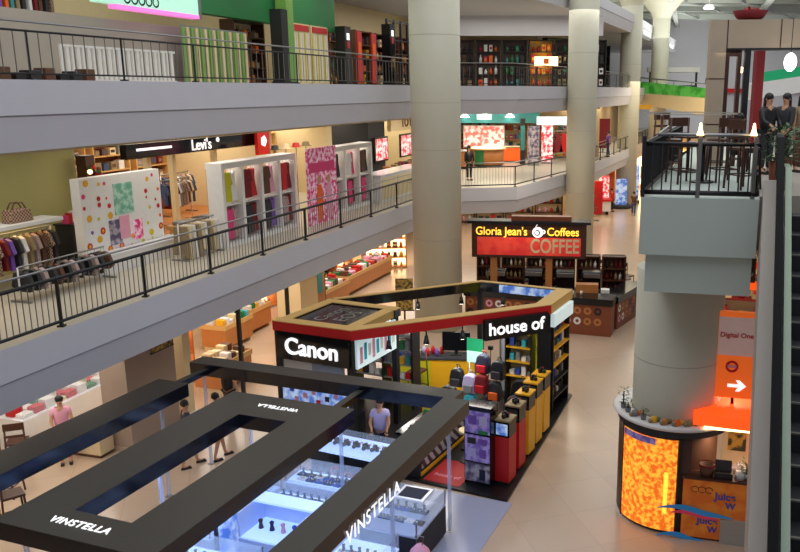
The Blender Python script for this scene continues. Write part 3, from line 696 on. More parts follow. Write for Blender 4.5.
for i, (s, m, w_, h_, lb) in enumerate(((13.6, 'black_metal', .4, 2.3, 'first black pillar of the top floor shops'), (15.0, 'lime_frame', .45, 3.7, 'lime green pillar on the top floor'), (19.3, 'black_metal', .5, 2.2, 'second black pillar of the top floor shops'), (23.7, 'black_gloss', .5, 2.6, 'black pillar with white and red marks beside the brown shelves'))):
    t = lthing('shop_pillar', lb, 'pillar', s, 2.9-.6*(i==0), Z3); MB().bb(0, w_, 0, .4, 0, h_, m).bb(-.03, w_+.03, -.03, .43, 0, .1, 'charcoal').build('shaft', t)
    if i in (2, 3): MB().bb(w_*.3, w_*.7, -.02, 0, h_-.5, h_-.25, 'letter_white').bb(w_*.3, w_*.7, -.02, 0, h_-.8, h_-.55, 'red').build('emblem', t)
shelf_unit('top floor shelf of brown bags between the black and lime pillars', L.p(14.0, 3.7, Z3), L.a, 1.8, 2.0, .5, 4, 'wood_dark', 'cream')
fill(L.p(14.0, 3.7, Z3), L.a, 1.8, 2.0, .5, 4, ['brown', 'wood_orange', 'orange', 'khaki'], 'bag', 'brown bag on the top floor shelf beside the lime pillar', 'brown bags top floor', per=5)
for i, s in enumerate((16.0, 17.4)):
    t = lthing('display_board', ['cream slatted board with red header right of the lime pillar', 'cream slatted board with red header left of the second black pillar'][i], 'board', s, 3.3, Z3); b_ = MB().bb(0, 1.3, .02, .1, 0, 2.1, 'cream')
    for k_ in range(9): b_.bb(.05+k_*.14, .1+k_*.14, 0, .02, .1, 1.8, 'yellow_green' if k_ % 3 == 0 else 'white')
    b_.build('panel', t); MB().bb(.1, 1.2, -.02, .02, 1.85, 2.05, 'red').build('header', t)
for i, s in enumerate((20.2, 22.6)):
    shelf_unit(['top floor shelf left of the red banners', 'top floor shelf right of the red banners'][i], L.p(s+.6, 3.9, Z3), L.a, 1.7, 2.3, .5, 4, 'brown', 'khaki')
    fill(L.p(s+.6, 3.9, Z3), L.a, 1.7, 2.3, .5, 4, ['red_dark', 'orange', 'brown', 'charcoal', 'yellow', 'green'], 'mix', 'small goods on a top floor shelf near the red banners', 'goods near the red banners', per=5, nouns=('packet', 'goods_bottle'))
for i, s in enumerate((20.6, 22.0)):
    t = lthing('standing_banner', ['red banner on the top floor, the left one', 'red banner on the top floor, the right one'][i], 'banner', s, 3.0, Z3); MB().bb(0, .42, 0, .05, .1, 2.1, 'red').build('fabric', t); MB().bb(0, .42, -.15, .2, 0, .08, 'black_metal').build('base', t); MB().bb(.08, .34, -.01, 0, 1.2, 1.7, 'orange').build('print', t)
t = lthing('storefront', 'dark brown shop front with upright bars left of the large column', 'shop front', 24.6, 3.4, Z3)
b_ = MB()
for i in range(8): b_.bb(i*.8, i*.8+.1, 0, .1, 0, 2.9, 'black_metal')
for z in (.05, 1.4, 2.0, 2.8): b_.bb(0, 5.7, .02, .08, z, z+.06, 'black_metal')
b_.build('frame', t)
for i in range(4):
    shelf_unit('brown shelf behind the barred top floor shop front', L.p(25.3+i*1.4, 4.6, Z3), L.a, 1.3, 2.4, .5, 4, 'wood_dark', 'brown')['group'] = 'shelves behind bars'
    fill(L.p(25.3+i*1.4, 4.6, Z3), L.a, 1.3, 2.4, .5, 4, ['brown', 'cream', 'red_dark', 'khaki', 'wood_orange'], 'mix', 'small goods behind the barred top floor shop front', 'goods behind bars', per=4, nouns=('packet', 'jar'))
# third floor between columns A and B
for i in range(6):
    x = -1.6+i*1.5
    t = shelf_unit('dark shelf of goods on the far top floor', (x, 47.5, Z3), 0, 1.4, 2.6, .5, 4, 'black_metal', 'wood_dark' if i != 3 else 'yellow'); t['group'] = 'dark shelves far top floor'
    fill((x, 47.5, Z3), 0, 1.4, 2.6, .5, 4, [['brown', 'khaki', 'charcoal'], ['red', 'orange', 'white'], ['charcoal', 'teal', 'green'], ['orange', 'yellow', 'red'], ['charcoal', 'green', 'khaki'], ['charcoal', 'white', 'red_dark']][i], 'mix', 'small goods on a dark shelf of the far top floor', 'goods far top floor', per=4)
t = thing('shop_sign', 'amber lit panel above the goods on the far top floor', 'sign', (2.5, 46.9, Z3+1.15)); MB().bb(0, 1.3, 0, .12, 0, .5, 'lamp_warm').build('panel', t); MB().bb(.5, .8, -.02, 0, .1, .4, 'orange').build('emblem', t); MB().bb(.1, .2, .02, .1, -1.15, 0, 'black_metal').build('leg', t); MB().bb(1.1, 1.2, .02, .1, -1.15, 0, 'black_metal').build('leg', t)
fs = MB().bb(-4, 6.2, 46.2, 46.4, 11.3, 12.35, 'plaster'); struct(fs.build('trim_third_fascia'))
for i in range(3):
    x, y = 6.4+i*1.5, 53+i*4
    shelf_unit(['far top floor shelf beside the second column', 'far top floor shelf of bags, the middle one', 'far top floor shelf nearest the third column'][i], (x-1.7, y, Z3), .6, 2.8, 3.0, .5, 4, 'black_metal', 'orange' if i == 1 else 'cream')
    fill((x-1.7, y, Z3), .6, 2.8, 3.0, .5, 4, ['red_dark', 'orange', 'charcoal', 'white'], 'mix', 'small goods on a far top floor shelf near the third column', 'goods near the third column', per=6)
# ------------------------------------------------------------------ green bridge and far escalator
br = thing('bridge', 'far cream bridge with a bright green banner along its side', 'bridge', (11.2, 66, 0))
def ramp(p, za, zb, m, nm):
    pa, pb, pc, pd = p; b_ = MB()
    b_.add([(*pa, za[0]), (*pb, zb[0]), (*pc, zb[0]), (*pd, za[0]), (*pa, za[1]), (*pb, zb[1]), (*pc, zb[1]), (*pd, za[1])], [(0, 3, 2, 1), (4, 5, 6, 7), (0, 1, 5, 4), (1, 2, 6, 5), (2, 3, 7, 6), (3, 0, 4, 7)], m); return b_.build(nm, br)
ramp([(0, 3), (9, -11), (12, -9), (3, 5)], (7.5, 8.25), (5.7, 7.45), 'cream', 'deck')
ramp([(0, 3), (9, -11), (9.08, -10.95), (.08, 3.05)], (8.25, 9.2), (7.45, 7.95), 'green_banner', 'banner_side')
b_ = MB(); b_.tube([(0, 3, 9.5), (9, -11, 8.3)], .05, 'steel', 6)
for i in range(9): b_.tube([(i, 3-14*i/9, 9.1-i*.14), (i, 3-14*i/9, 9.5-i*1.2/9)], .03, 'steel', 5)
b_.build('handrail', br)
es = thing('escalator', 'far dark escalator sloping down behind the beige portal', 'escalator', (9.5, 40, Z2))
b_ = MB()
prof = [(0, 0), (8.5, 4.2), (8.5, 3.6), (1, 0)]
b_.prismy(prof, 0, 1.4, 'charcoal'); b_.build('truss', es)
for y in (0, 1.4):
    MB().tube([(-.3, y, .9), (0, y, .95), (8.5, y, 5.1)], .06, 'black_metal', 6).build('handrail', es)
    b_ = MB(); b_.prismy([(0, .1), (8.5, 4.3), (8.5, 5.0), (0, .9)], y-.02, y+.02, 'grey'); b_.build('balustrade', es)
MB().prismy([(i*.4+q, i*.2+.05+h) for i in range(21) for q, h in ((0, 0), (0, .2))]+[(8.4, 4.0), (.4, 0)], .2, 1.2, 'steel').build('steps', es)
b_ = MB(); b_.prism([(8.5, 38), (14, 38), (14, 46), (8.5, 46)], Z2-.7, Z2, 'plaster'); struct(b_.build('floor_second_right'))
person('person in dark clothes standing on the far green bridge', (16.0, 61.0, 7.9), .2, 'black_metal', 'charcoal', h=1.7, sleeve='long')
t = thing('stall', 'far white roofed stall above the green banner', 'stall', (13.6, 72, 8.0)); MB().prism([(0, 0), (4.5, 0), (4.2, 2), (.3, 2)], 1.9, 2.3, 'white').build('roof', t)
for x in (.2, 4.2): MB().bb(x, x+.15, .2, .35, 0, 1.9, 'charcoal').build('post', t)
MB().bb(0, 4.4, .3, 1.5, 0, .8, 'charcoal').build('counter', t)
b_ = MB(); b_.bb(10.5, 40, 70.5, 80, 7.2, 8.0, 'plaster'); struct(b_.build('floor_third_far'))
t = thing('toy_shop_display', 'round red lit display beside the slim column on the top floor', 'display', (10.9, 63.5, Z3)); MB().ball((0, 0, 1.1), .6, 'red', 16).build('ball', t); MB().cyl((0, 0, 0), .3, .6, 'orange').build('base', t)
# ------------------------------------------------------------------ ground floor, left
t = lthing('pillar', 'broad beige pillar behind the black canopy beams', 'pillar', 4.75, 1.75, 0); MB().bb(0, 1.75, 0, .75, 0, Z2B-.01, 'brown_panel').build('shaft', t); MB().bb(-.02, 1.77, -.02, .77, 0, .12, 'beige_stone').build('base', t)
t = lthing('framed_poster', 'small dark green poster at the top of the beige pillar', 'poster', 5.65, 1.70, 2.2); MB().bb(0, .78, 0, .04, 0, .66, 'poster_mixed').build('print', t); MB().bb(-.03, .81, .0, .045, .66, .69, 'black_metal').bb(-.03, .81, .0, .045, -.03, 0, 'black_metal').build('frame', t)
t = lthing('pillar', 'slim cream post right of the beige pillar', 'post', 6.9, 1.8, 0); MB().bb(0, .3, 0, .3, 0, Z2B-.01, 'cream').bb(-.04, .34, -.04, .34, 0, .12, 'white').build('shaft', t)
t = lthing('cabinet', 'low cream cabinet left of the beige pillar', 'cabinet', 4.25, 2.25, 0); MB().bb(0, .45, 0, 1.3, .08, .6, 'cream').bb(.03, .42, .03, 1.27, 0, .08, 'brown').build('body', t); MB().bb(-.03, .48, -.03, 1.33, .6, .65, 'white').build('top', t)
# cake counter
t = lthing('glass_counter', 'long glass counter filled with white and red sweets', 'counter', 3.9, 4.0, 0)
MB().bb(0, 4.0, 0, .8, .08, .85, 'white').bb(.05, 3.95, .05, .75, 0, .08, 'black_metal').build('body', t); MB().bb(0, 4.0, 0, .8, .85, .88, 'white_gloss').build('shelf', t); MB().bb(0, 4.0, 0, .02, .88, 1.35, 'glass').bb(0, 4.0, .78, .8, .88, 1.35, 'glass').build('glass_front', t); MB().bb(0, 4.0, .0, .8, 1.35, 1.37, 'glass').build('glass_top', t)
for i in range(22):
    m = ['white', 'red', 'white', 'cream', 'red', 'white', 'green'][i % 7]
    tag(MB().bb(0, .3, 0, .24, 0, .1+.06*(i % 3), m).build('box', None, L.p(4.0+(i % 11)*.34, 4.1+.3*(i//11), .88), L.a, bevel=.02), 'sweet box inside the long glass counter', 'box', 'sweet boxes in the glass counter')
t = lthing('shelf_unit', 'white lit display shelves behind the sweet counter', 'shelf', 3.0, 5.6, 0)
MB().bb(0, 5, .3, .4, 0, 2.4, 'white').build('back_panel', t)
for z in (.3, .9, 1.5, 2.1): MB().bb(0, 5, 0, .3, z, z+.05, 'white_gloss').build('shelf', t)
for x in (0, 1.65, 3.3, 4.95): MB().bb(x, x+.05, 0, .4, 0, 2.4, 'white').build('side_panel', t)
for i in range(24): tag(MB().bb(0, .3, 0, .2, 0, .22+.05*(i % 3), random.choice(['red', 'white', 'cream', 'white', 'green', 'pink_pale'])).build('box', None, L.p(3.15+(i % 12)*.39, 5.65, (.95, 1.55)[i//12]), L.a), 'gift box on the white lit shelves behind the sweet counter', 'box', 'gift boxes on the white shelves')
# dark tall chairs far left
def chair(label, loc, rz, hh=.62, group=None, first=[None]):
    if first[0]: return dup(first[0], loc, rz, label, group)
    t = thing('bar_chair', label, 'chair', loc, rz, group)
    MB().box((0, 0, hh), (.42, .42, .05), 'wood_dark').build('seat', t, bevel=.01)
    for x in (-1, 1):
        for y in (-1, 1):
            MB().tube([(x*.22, y*.22, 0), (x*.18, y*.18, hh if y < 0 else hh+.5)], .022, 'wood_dark', 6).build('leg', t)
    MB().box((0, .2, hh+.42), (.42, .03, .16), 'wood_dark').box((0, .2, hh+.2), (.42, .03, .05), 'wood_dark').build('backrest', t)
    MB().tube([(-.2, -.2, .25), (.2, -.2, .25), (.2, .2, .25), (-.2, .2, .25), (-.2, -.2, .25)], .014, 'wood_dark', 5).build('stretcher', t)
    first[0] = t; return t
chair('dark wooden bar chair nearest the picture edge behind the left beam', L.p(2.3, 2.9), L.a+.3, .7)
chair('dark wooden bar chair right of its neighbour at the left edge', L.p(3.3, 3.6), L.a+2.2, .7)
chair('dark wooden bar chair below the left canopy beam', L.p(1.3, 1.7), L.a+1.0, .7)
t = lthing('round_table', 'round dark table between the bar chairs at the left edge', 'table', 2.5, 4.1, 0); MB().cyl((0, 0, .98), .38, .04, 'wood_dark').build('tabletop', t); MB().cyl((0, 0, .02), .04, .96, 'black_metal', 12).build('pole', t); MB().cyl((0, 0, 0), .25, .03, 'black_metal').build('base', t)
# orange wood shop furniture
t = shelf_unit('tall orange wooden door shaped shelf with lit yellow back', L.p(8.6, 3.3, 0), L.a, 1.5, 2.7, .5, 3, 'wood_orange', 'lamp_warm')
fill(L.p(8.6, 3.3, 0), L.a, 1.5, 2.7, .5, 3, ['brown', 'wood_orange', 'cream', 'orange'], 'box', 'box on the lit orange shelf beside the cream post', 'boxes on the lit orange shelf', per=3)
def bin_(label, s, d, ln, m='wood_orange', goods=('white', 'green', 'turquoise', 'yellow', 'cream'), h=.85, gl=None):
    t = lthing('display_bin', label, 'bin', s, d, 0)
    MB().bb(0, ln, 0, .9, .15, h, m).build('body', t)
    for x in (.05, ln-.1): MB().bb(x, x+.08, .05, .85, 0, .15, 'cream').build('leg', t)
    MB().bb(-.03, ln+.03, -.03, 0, h-.1, h+.06, 'wood_light').bb(-.03, ln+.03, .9, .93, h-.1, h+.06, 'wood_light').bb(-.03, 0, 0, .9, h-.1, h+.06, 'wood_light').bb(ln, ln+.03, 0, .9, h-.1, h+.06, 'wood_light').build('rim', t)
    n = int(ln/.22)
    for i in range(n*2):
        b_ = MB().bb(0, .17, 0, .3, 0, random.uniform(.1, .28), random.choice(goods)); tag(b_.build('packet', None, L.p(s+.04+(i % n)*.22, d+.08+.42*(i//n), h), L.a, bevel=.015), gl or 'packet in the wooden bins near the black poles', 'packet', (gl or 'packets in the wooden bins'))
bin_('orange wooden bin of white and turquoise packets left of the black pole', 11.9, 4.0, 1.6)
bin_('orange wooden bin behind its neighbour near the black pole', 13.9, 4.3, 1.3)
bin_('low orange wooden bin behind the black canopy end', 8.6, 1.9, 1.5, goods=('cream', 'white', 'brown'))
t = lthing('cabinet', 'plain cream cabinet between the two black poles', 'cabinet', 13.7, 2.2, 0); MB().bb(0, 1.2, 0, .9, .08, 2.1, 'warm_wall').bb(.03, 1.17, .03, .87, 0, .08, 'brown').build('body', t); MB().bb(-.03, 1.23, -.03, .93, 2.1, 2.15, 'cream').build('top', t)
t = lthing('potted_plant', 'bright lime green plant in a pot beside the right black pole', 'plant', 13.0, 2.6, 0); MB().cyl((0, 0, 0), .14, .4, 'cream', 16, .19).build('pot', t)
b_ = MB()
for i in range(60):
    a = random.uniform(0, 6.3); r = random.uniform(0, .26); z = random.uniform(.45, 1.0); b_.box((r*math.cos(a), r*math.sin(a), z), (.12, .05, .01), 'yellow_green', rz=a, ry=random.uniform(-.8, .8))
b_.tube([(0, 0, .38), (0, 0, .9)], .02, 'leaf', 5); b_.build('foliage', t)
for (s, lb) in ((7.9, 'left slim black pole under the second floor edge'), (10.4, 'right slim black pole under the second floor edge')):
    t = lthing('pole', lb, 'pole', s, .75, 0); MB().bb(0, .09, 0, .09, 0, Z2B, 'black_metal').build('shaft', t); MB().bb(-.05, .14, -.05, .14, 0, .02, 'black_metal').build('base', t)
# curved wooden shelves with red goods (towards the big column)
for i, (s, d, ln) in enumerate(((16.2, 3.2, 3.2), (19.8, 3.4, 4.6), (21.5, 5.2, 4))):
    if i < 2: bin_(['wooden display bench with brown goods behind the camera kiosk', 'pink edged wooden display bench with red and white goods'][i], s, d, ln, 'wood_orange', ('red', 'white', 'pink_pale', 'green', 'brown'), .8, 'bright packet on the wooden benches behind the camera kiosk')
for i in range(6):
    sh = shelf_unit('warm lit wooden shelf along the ground floor shop wall', L.p(15.2+i*1.75, 5.6, 0), L.a, 1.7, 2.6, .45, 5, 'wood_orange', 'lamp_warm' if i % 2 else 'wood_light'); sh['group'] = 'warm ground floor shelves'
    fill(L.p(15.2+i*1.75, 5.6, 0), L.a, 1.7, 2.6, .45, 5, ['brown', 'cream', 'yellow', 'red', 'white', 'green', 'wood_dark'], 'mix', 'bottle or box on the warm lit ground floor shelves', 'goods on the warm ground floor shelves', per=5, nouns=('carton', 'jug'))
for i in range(5): tag(MB().bb(0, .5, 0, .4, 0, .35, ['turquoise', 'charcoal', 'red', 'teal', 'white'][i]).build('crate', None, L.p(15.6+i*.7, 1.9, 0), L.a), 'coloured crate on the floor behind the camera kiosk roof', 'crate', 'crates behind the camera kiosk')
t = lthing('wooden_screen', 'orange wooden panel with red and teal things beside the camera roof', 'panel', 15.0, 2.6, 0); MB().bb(0, 1.2, 0, .1, 0, 2.6, 'wood_orange').bb(.2, .45, -.05, 0, 1.2, 2.0, 'red').bb(.6, .95, -.05, 0, 1.2, 2.0, 'teal').build('panel', t); MB().bb(-.06, 0, 0, .15, 0, 2.66, 'wood_dark').bb(1.2, 1.26, 0, .15, 0, 2.66, 'wood_dark').build('frame', t)
for i in range(1):
    sh = shelf_unit(['golden lit shelf seen just left of the large column', 'golden lit shelf behind the wooden benches'][i], (-5.0-i*2.1, 38.2, 0), .15, 2.0, 2.4, .5, 5, 'wood_orange', 'lamp_warm')
    fill((-5.0-i*2.1, 38.2, 0), .15, 2.0, 2.4, .5, 5, ['brown', 'cream', 'yellow', 'wood_dark', 'white', 'orange'], 'mix', 'small goods on the golden lit shelves left of the large column', 'goods on the golden shelves', per=6, nouns=('goods_box', 'jar'))
for i in range(5):
    x = -3.8+i*1.9
    sh = shelf_unit('dark shelf of red and white goods right of the large column', (x, 52, 0), 0, 1.8, 2.5, .5, 4, 'wood_dark', 'warm_wall'); sh['group'] = 'shelves right of the large column'
    fill((x, 52, 0), 0, 1.8, 2.5, .5, 4, ['red', 'white', 'charcoal', 'pink_pale'], 'mix', 'goods on the dark shelves right of the large column', 'goods right of the large column', per=4, nouns=('goods_box', 'goods_bottle'))
t = thing('poster_stand', 'small dark poster board at the left foot of the large column', 'board', (-2.95, 27.0, 0)); MB().bb(-.3, .3, 0, .06, 1.0, 2.1, 'poster_mixed').build('print', t); MB().bb(-.34, .34, .0, .05, .96, 1.0, 'black_metal').bb(-.03, .03, .0, .05, 0, .96, 'black_metal').box((0, .02, .01), (.5, .4, .03), 'black_metal').build('stand', t)
# far ground floor shops
for i in range(4):
    t = thing('clothes_banner', ['far red banner under the gallery, nearest', 'far red and white banner under the gallery', 'far orange banner under the gallery', 'furthest red banner under the gallery'][i], 'banner', (6.2+i*.9, 53+i*3.4, 0)); MB().bb(0, 1.2, 0, .06, .4, 2.6, ['red', 'poster_redwhite', 'orange', 'red_dark'][i]).build('fabric', t); MB().bb(.55, .65, 0, .06, 0, .4, 'steel').box((.6, .03, .02), (.8, .5, .04), 'steel').build('base', t)
t = thing('potted_plant', 'tall green plant right of the second column on the ground floor', 'plant', (6.0, 50.0, 0)); MB().cyl((0, 0, 0), .25, .5, 'brown', 16, .32).build('pot', t); b_ = MB()
for i in range(90):
    a = random.uniform(0, 6.3); r = random.uniform(0, .6); b_.box((r*math.cos(a), r*math.sin(a), random.uniform(.7, 2.3)), (.35, .1, .02), 'leaf', rz=a, ry=random.uniform(-.9, .9))
b_.tube([(0, 0, .48), (0, 0, 2)], .04, 'brown', 6).build('foliage', t)
t = thing('screen', 'black hanging screen with a white lower edge near the far plant', 'screen', (4.9, 47.5, 2.0)); MB().bb(0, 1.2, 0, .12, 0, .6, 'black_gloss').build('body', t); MB().bb(.3, 1.2, -.02, 0, .05, .2, 'letter_white').build('label', t); MB().tube([(.6, .06, .6), (.6, .06, 1.05)], .03, 'steel').build('rod', t)
t = thing('cart', 'white sales cart with red goods on the far ground floor', 'cart', (7.3, 55.3, 0)); MB().bb(0, 1.0, 0, .8, .25, .95, 'white').build('body', t); MB().bb(-.1, 1.1, -.1, .9, .95, 1.1, 'red').build('top', t)
for x in (.2, .8): MB().cyl((x, .4, 0), .1, .25, 'charcoal', 12).build('wheel', t)
t = thing('info_stand', 'slim lilac lit advertising pillar at the foot of the third column', 'sign', (9.55, 58.9, 0)); MB().cyl((0, 0, 0), .8, .25, 'charcoal', 24).build('base', t); MB().bb(-.4, .4, -.15, .15, .25, 2.1, 'screen_blue').build('panel', t, bevel=.03)
t = thing('neon_tube', 'violet vertical light strip beside the slim third column', 'lamp', (11.2, 61.5, .2)); MB().cyl((0, 0, 0), .12, 2.7, 'screen_blue', 12).build('tube', t); MB().cyl((0, 0, -.2), .2, .2, 'charcoal', 12).build('base', t)
person('far person in a brown top and blue jeans walking on the ground floor', (9.85, 55.2, 0), 2.9, 'brown', 'denim', stride=.12)
person('far person in a red top beside the white sales cart', (8.6, 57.0, 0), .6, 'red', 'charcoal')
w = MB(); w.prism([(11.5, 74), (26, 60), (26.3, 60.3), (11.8, 74.3)], 0, 4.4, 'warm_wall'); struct(w.build('wall_right_far_ground'))
t = thing('storefront', 'far warm yellow lit shop front right of the third column', 'shop front', (12.2, 72.6, 0), math.atan2(-14, 14.5))
b_ = MB()
for i in range(5): b_.bb(i*2, i*2+.18, 0, .2, 0, 3.6, 'cream')
b_.bb(0, 8.2, 0, .2, 3.6, 4.1, 'cream').build('frame', t); b_ = MB()
for i in range(4): b_.bb(i*2+.3, i*2+1.88, .1, .15, .3, 3.4, 'lamp_warm')
b_.build('window_panel', t)
# ------------------------------------------------------------------ people near
person('woman in a pale pink dress standing behind the left canopy beam', (-9.79, 17.3, 0), .5, 'pink_pale', 'pink_pale', 'dress', arm=.5)
person('boy in a navy shirt walking behind the black canopy', (-6.86, 17.1, 0), 2.2, 'navy', 'charcoal', 'shorts', stride=.2, h=1.6)
person('person in blue shorts walking beside the boy in navy', (-6.3, 17.5, 0), 2.35, 'khaki', 'denim', 'shorts', stride=.18, h=1.62)
person('woman in black walking away near the left black pole', (-6.75, 19.7, 0), 2.7, 'black_metal', 'black_metal', longhair=True, stride=.1)
# ------------------------------------------------------------------ jewellery kiosk canopy
can = thing('kiosk_canopy', 'dark flat canopy of beams on glass posts with white lettering', 'canopy', V.p(0, 0, 0), V.a)
def beam(x0, x1, y0, y1, z1=2.5, h=.28):
    m = MB(); m.bb(x0, x1, y0, y1, z1-.012, z1, 'canopy_black'); m.bb(x0, x1, y0, y1, z1-h, z1-.012, 'canopy_side'); return m.build('beam', can)
beam(-5.06, -4.22, -7.3, -1.95); beam(-3.18, -2.3, -7.3, -1.95); beam(-4.22, -3.18, -7.3, -6.68); beam(-4.22, -3.18, -2.9, -1.95)
beam(-2.3, -.95, -7.9, -7.3); beam(-.95, -.42, -9.0, -.8); beam(-7.1, -.72, -.8, -.35); beam(-6.98, -6.22, -9, -1.9); beam(-6.75, -6.6, -1.9, -.8, 2.4, .12); beam(-2.9, -2.75, -1.95, -.8, 2.4, .12)
text('VINSTELLA', .2, 'letter_white', can, (-3.8, -6.98, 2.505), (0, 0, 0), ext=.006, bold=.002)
text('VINSTELLA', .17, 'letter_white', can, (-3.7, -2.4, 2.505), (0, 0, PI), ext=.006, bold=.001)
text('VINSTELLA', .32, 'letter_white', can, (-.40, -4.75, 2.2), (PI/2, 0, PI/2), ext=.004, bold=.0, name='side_lettering')
for (x, y) in ((-.58, -1.45), (-.55, -3.9), (-5.0, -6.9), (-4.6, -4.6), (-4.6, -2.1), (-6.7, -2.2), (-2.7, -6.9), (-2.6, -2.0), (-.55, -6.5), (-6.9, -.6)):
    MB().bb(x-.028, x+.028, y-.028, y+.028, 0, 2.22, 'glass_post').bb(x-.06, x+.06, y-.06, y+.06, 0, .02, 'steel').build('post', can)
lm = MB()
for (x, y) in ((-3.9, -6.95), (-3.4, -2.4), (-4.6, -5.5), (-4.6, -3.5), (-2.75, -5.5), (-2.75, -4), (-.68, -2), (-.68, -4), (-.68, -6), (-2, -.57), (-4, -.57), (-6.6, -3), (-6.6, -5)): lm.cyl((x, y, 2.205), .07, .02, 'light_blue_white', 12)
lm.build('downlights', can)
def showcase(label, u, v, w, d, h=.95, base='counter_white', glass=.28, trays=6, rz=0, glow=True):
    t = thing('showcase', label, 'showcase', V.p(u, v, 0), V.a+rz); fr = Fr(V.p(u, v), V.a+rz); gh = h-glass; trays = int(trays*1.8)
    MB().bb(0, w, 0, d, .06, gh-.03, base).bb(.03, w-.03, .03, d-.03, 0, .06, 'black_metal').build('body', t)
    MB().bb(0, w, 0, d, gh-.03, gh, 'light_blue_white' if glow else 'counter_white').build('lit_deck', t)
    g = MB()
    for a in ((0, w, 0, .012), (0, w, d-.012, d), (0, .012, .012, d-.012), (w-.012, w, .012, d-.012)): g.bb(*a, gh, h-.012, 'glass')
    g.build('glass_side', t); MB().bb(0, w, 0, d, h-.012, h, 'glass').build('glass_top', t)
    fm = MB()
    for x in (0, w-.02):
        for y in (0, d-.02): fm.bb(x, x+.02, y, y+.02, gh, h, 'steel')
    fm.build('frame', t)
    for i in range(trays if glow else trays):
        x = .12+(w-.24)*(i+.5)/trays; y = d*(.35 if i % 2 else .65)
        tr_ = thing('jewellery_tray', 'small jewellery tray inside '+label.split(',')[0], 'tray', fr.p(x, y, gh), fr.a+random.uniform(-.2, .2), 'trays in '+label.split(',')[0])
        MB().bb(-.09, .09, -.07, .07, 0, .03, random.choice(['navy', 'blue', 'white', 'charcoal'])).build('tray', tr_)
        q = MB()
        for k_ in range(5): q.ball((-.06+.03*k_, random.uniform(-.04, .04), .045), .014, random.choice(['steel', 'white_gloss', 'yellow']), 6)
        if i % 2 == 0: q.lathe([(.035, .03), (.02, .1), (.03, .14), (0, .15)], 'navy', (0, .03, 0), 10)
        q.build('jewels', tr_)
    return t
showcase('long glass jewellery showcase nearest the camera kiosk', -3.95, -1.95, 1.45, .55, 1.0, trays=7)
showcase('white glass jewellery showcase second from the camera kiosk', -3.85, -2.75, 1.35, .5, .95, trays=8)
t = thing('display_cabinet', 'open white lit cabinet with jewellery in the middle of the kiosk', 'cabinet', V.p(-3.75, -3.75, 0), V.a)
MB().bb(0, 1.3, 0, .8, .0, .5, 'counter_white').build('body', t); MB().bb(0, 1.3, .02, .8, .5, .53, 'light_blue_white').build('shelf', t); MB().bb(0, .04, 0, .8, .53, 1.0, 'counter_white').build('side_panel', t); MB().bb(1.26, 1.3, 0, .8, .53, 1.0, 'counter_white').build('side_panel', t); MB().bb(.04, 1.26, .76, .8, .53, 1.0, 'counter_white').build('back_panel', t)
MB().bb(0, 1.3, .45, .8, 1.0, 1.04, 'light_blue_white').build('top', t)
for i in range(5):
    q = MB().lathe([(0, 0), (.05, 0), (.03, .1), (.045, .16), (0, .2)], ['wood_dark', 'navy', 'pink_pale', 'blue', 'navy'][i], (0, 0, 0), 12); tag(q.build('necklace_bust', None, V.p(-3.55+.24*i, -3.35, .53), V.a), 'small jewellery bust inside the open white cabinet', 'stand', 'jewellery busts')
t = thing('display_board', 'black framed panel standing beside the open white cabinet', 'panel', V.p(-3.95, -4.15, 0), V.a); MB().bb(0, .05, 0, .7, .0, 1.05, 'black_metal').build('frame', t); MB().bb(.05, .06, .06, .64, .1, .98, 'screen_blue').build('screen', t)
showcase('glass jewellery showcase at the bottom edge of the picture', -4.4, -5.35, 1.7, .9, .95, trays=9)
showcase('small glass jewellery showcase seen through the canopy opening', -5.65, -5.2, .75, .6, .9, base='blue', trays=4)
showcase('dark topped jewellery showcase beside the right glass posts', -1.75, -2.9, 1.15, 1.3, .95, base='charcoal', trays=6, glow=False)
showcase('narrow jewellery showcase under the side lettering', -1.75, -4.6, 1.0, 1.3, .95, trays=6)
showcase('lower white showcase under the canopy, left of the side lettering', -1.9, -6.4, 1.0, 1.4, .95, trays=6)
showcase('slim showcase along the inner canopy beam', -4.45, -4.2, .45, 2.1, .95, trays=5)
t = thing('shopping_bag', 'pale lilac cloth bag on the floor at the dark showcase', 'bag', V.p(-.5, -3.0, 0), V.a); MB().lathe([(0, 0), (.22, .02), (.26, .25), (.17, .5), (.06, .62), (0, .63)], 'pink_pale', (0, 0, 0), 16).build('body', t); MB().tube([(-.05, 0, .6), (-.08, 0, .78), (.08, 0, .78), (.05, 0, .6)], .012, 'grey', 6).build('handle', t)
t = thing('mirror', 'white framed tray mirror on the dark showcase', 'mirror', V.p(-1.1, -1.95, .95), V.a); MB().bb(-.3, .3, -.25, .25, 0, .03, 'white_gloss').build('frame', t); MB().bb(-.24, .24, -.19, .19, .03, .035, 'navy').build('glass', t)
b_ = MB(); b_.prism([V.p(-7.2, -9.5)[:2], V.p(.22, -9.5)[:2], V.p(.22, .0)[:2], V.p(-1.6, -.0)[:2], V.p(-4.8, -.45)[:2]], 0.0, .012, 'panel_floor'); o = b_.build('kiosk_floor'); tag(o, 'pale polished floor panel under the jewellery kiosk', 'floor panel')
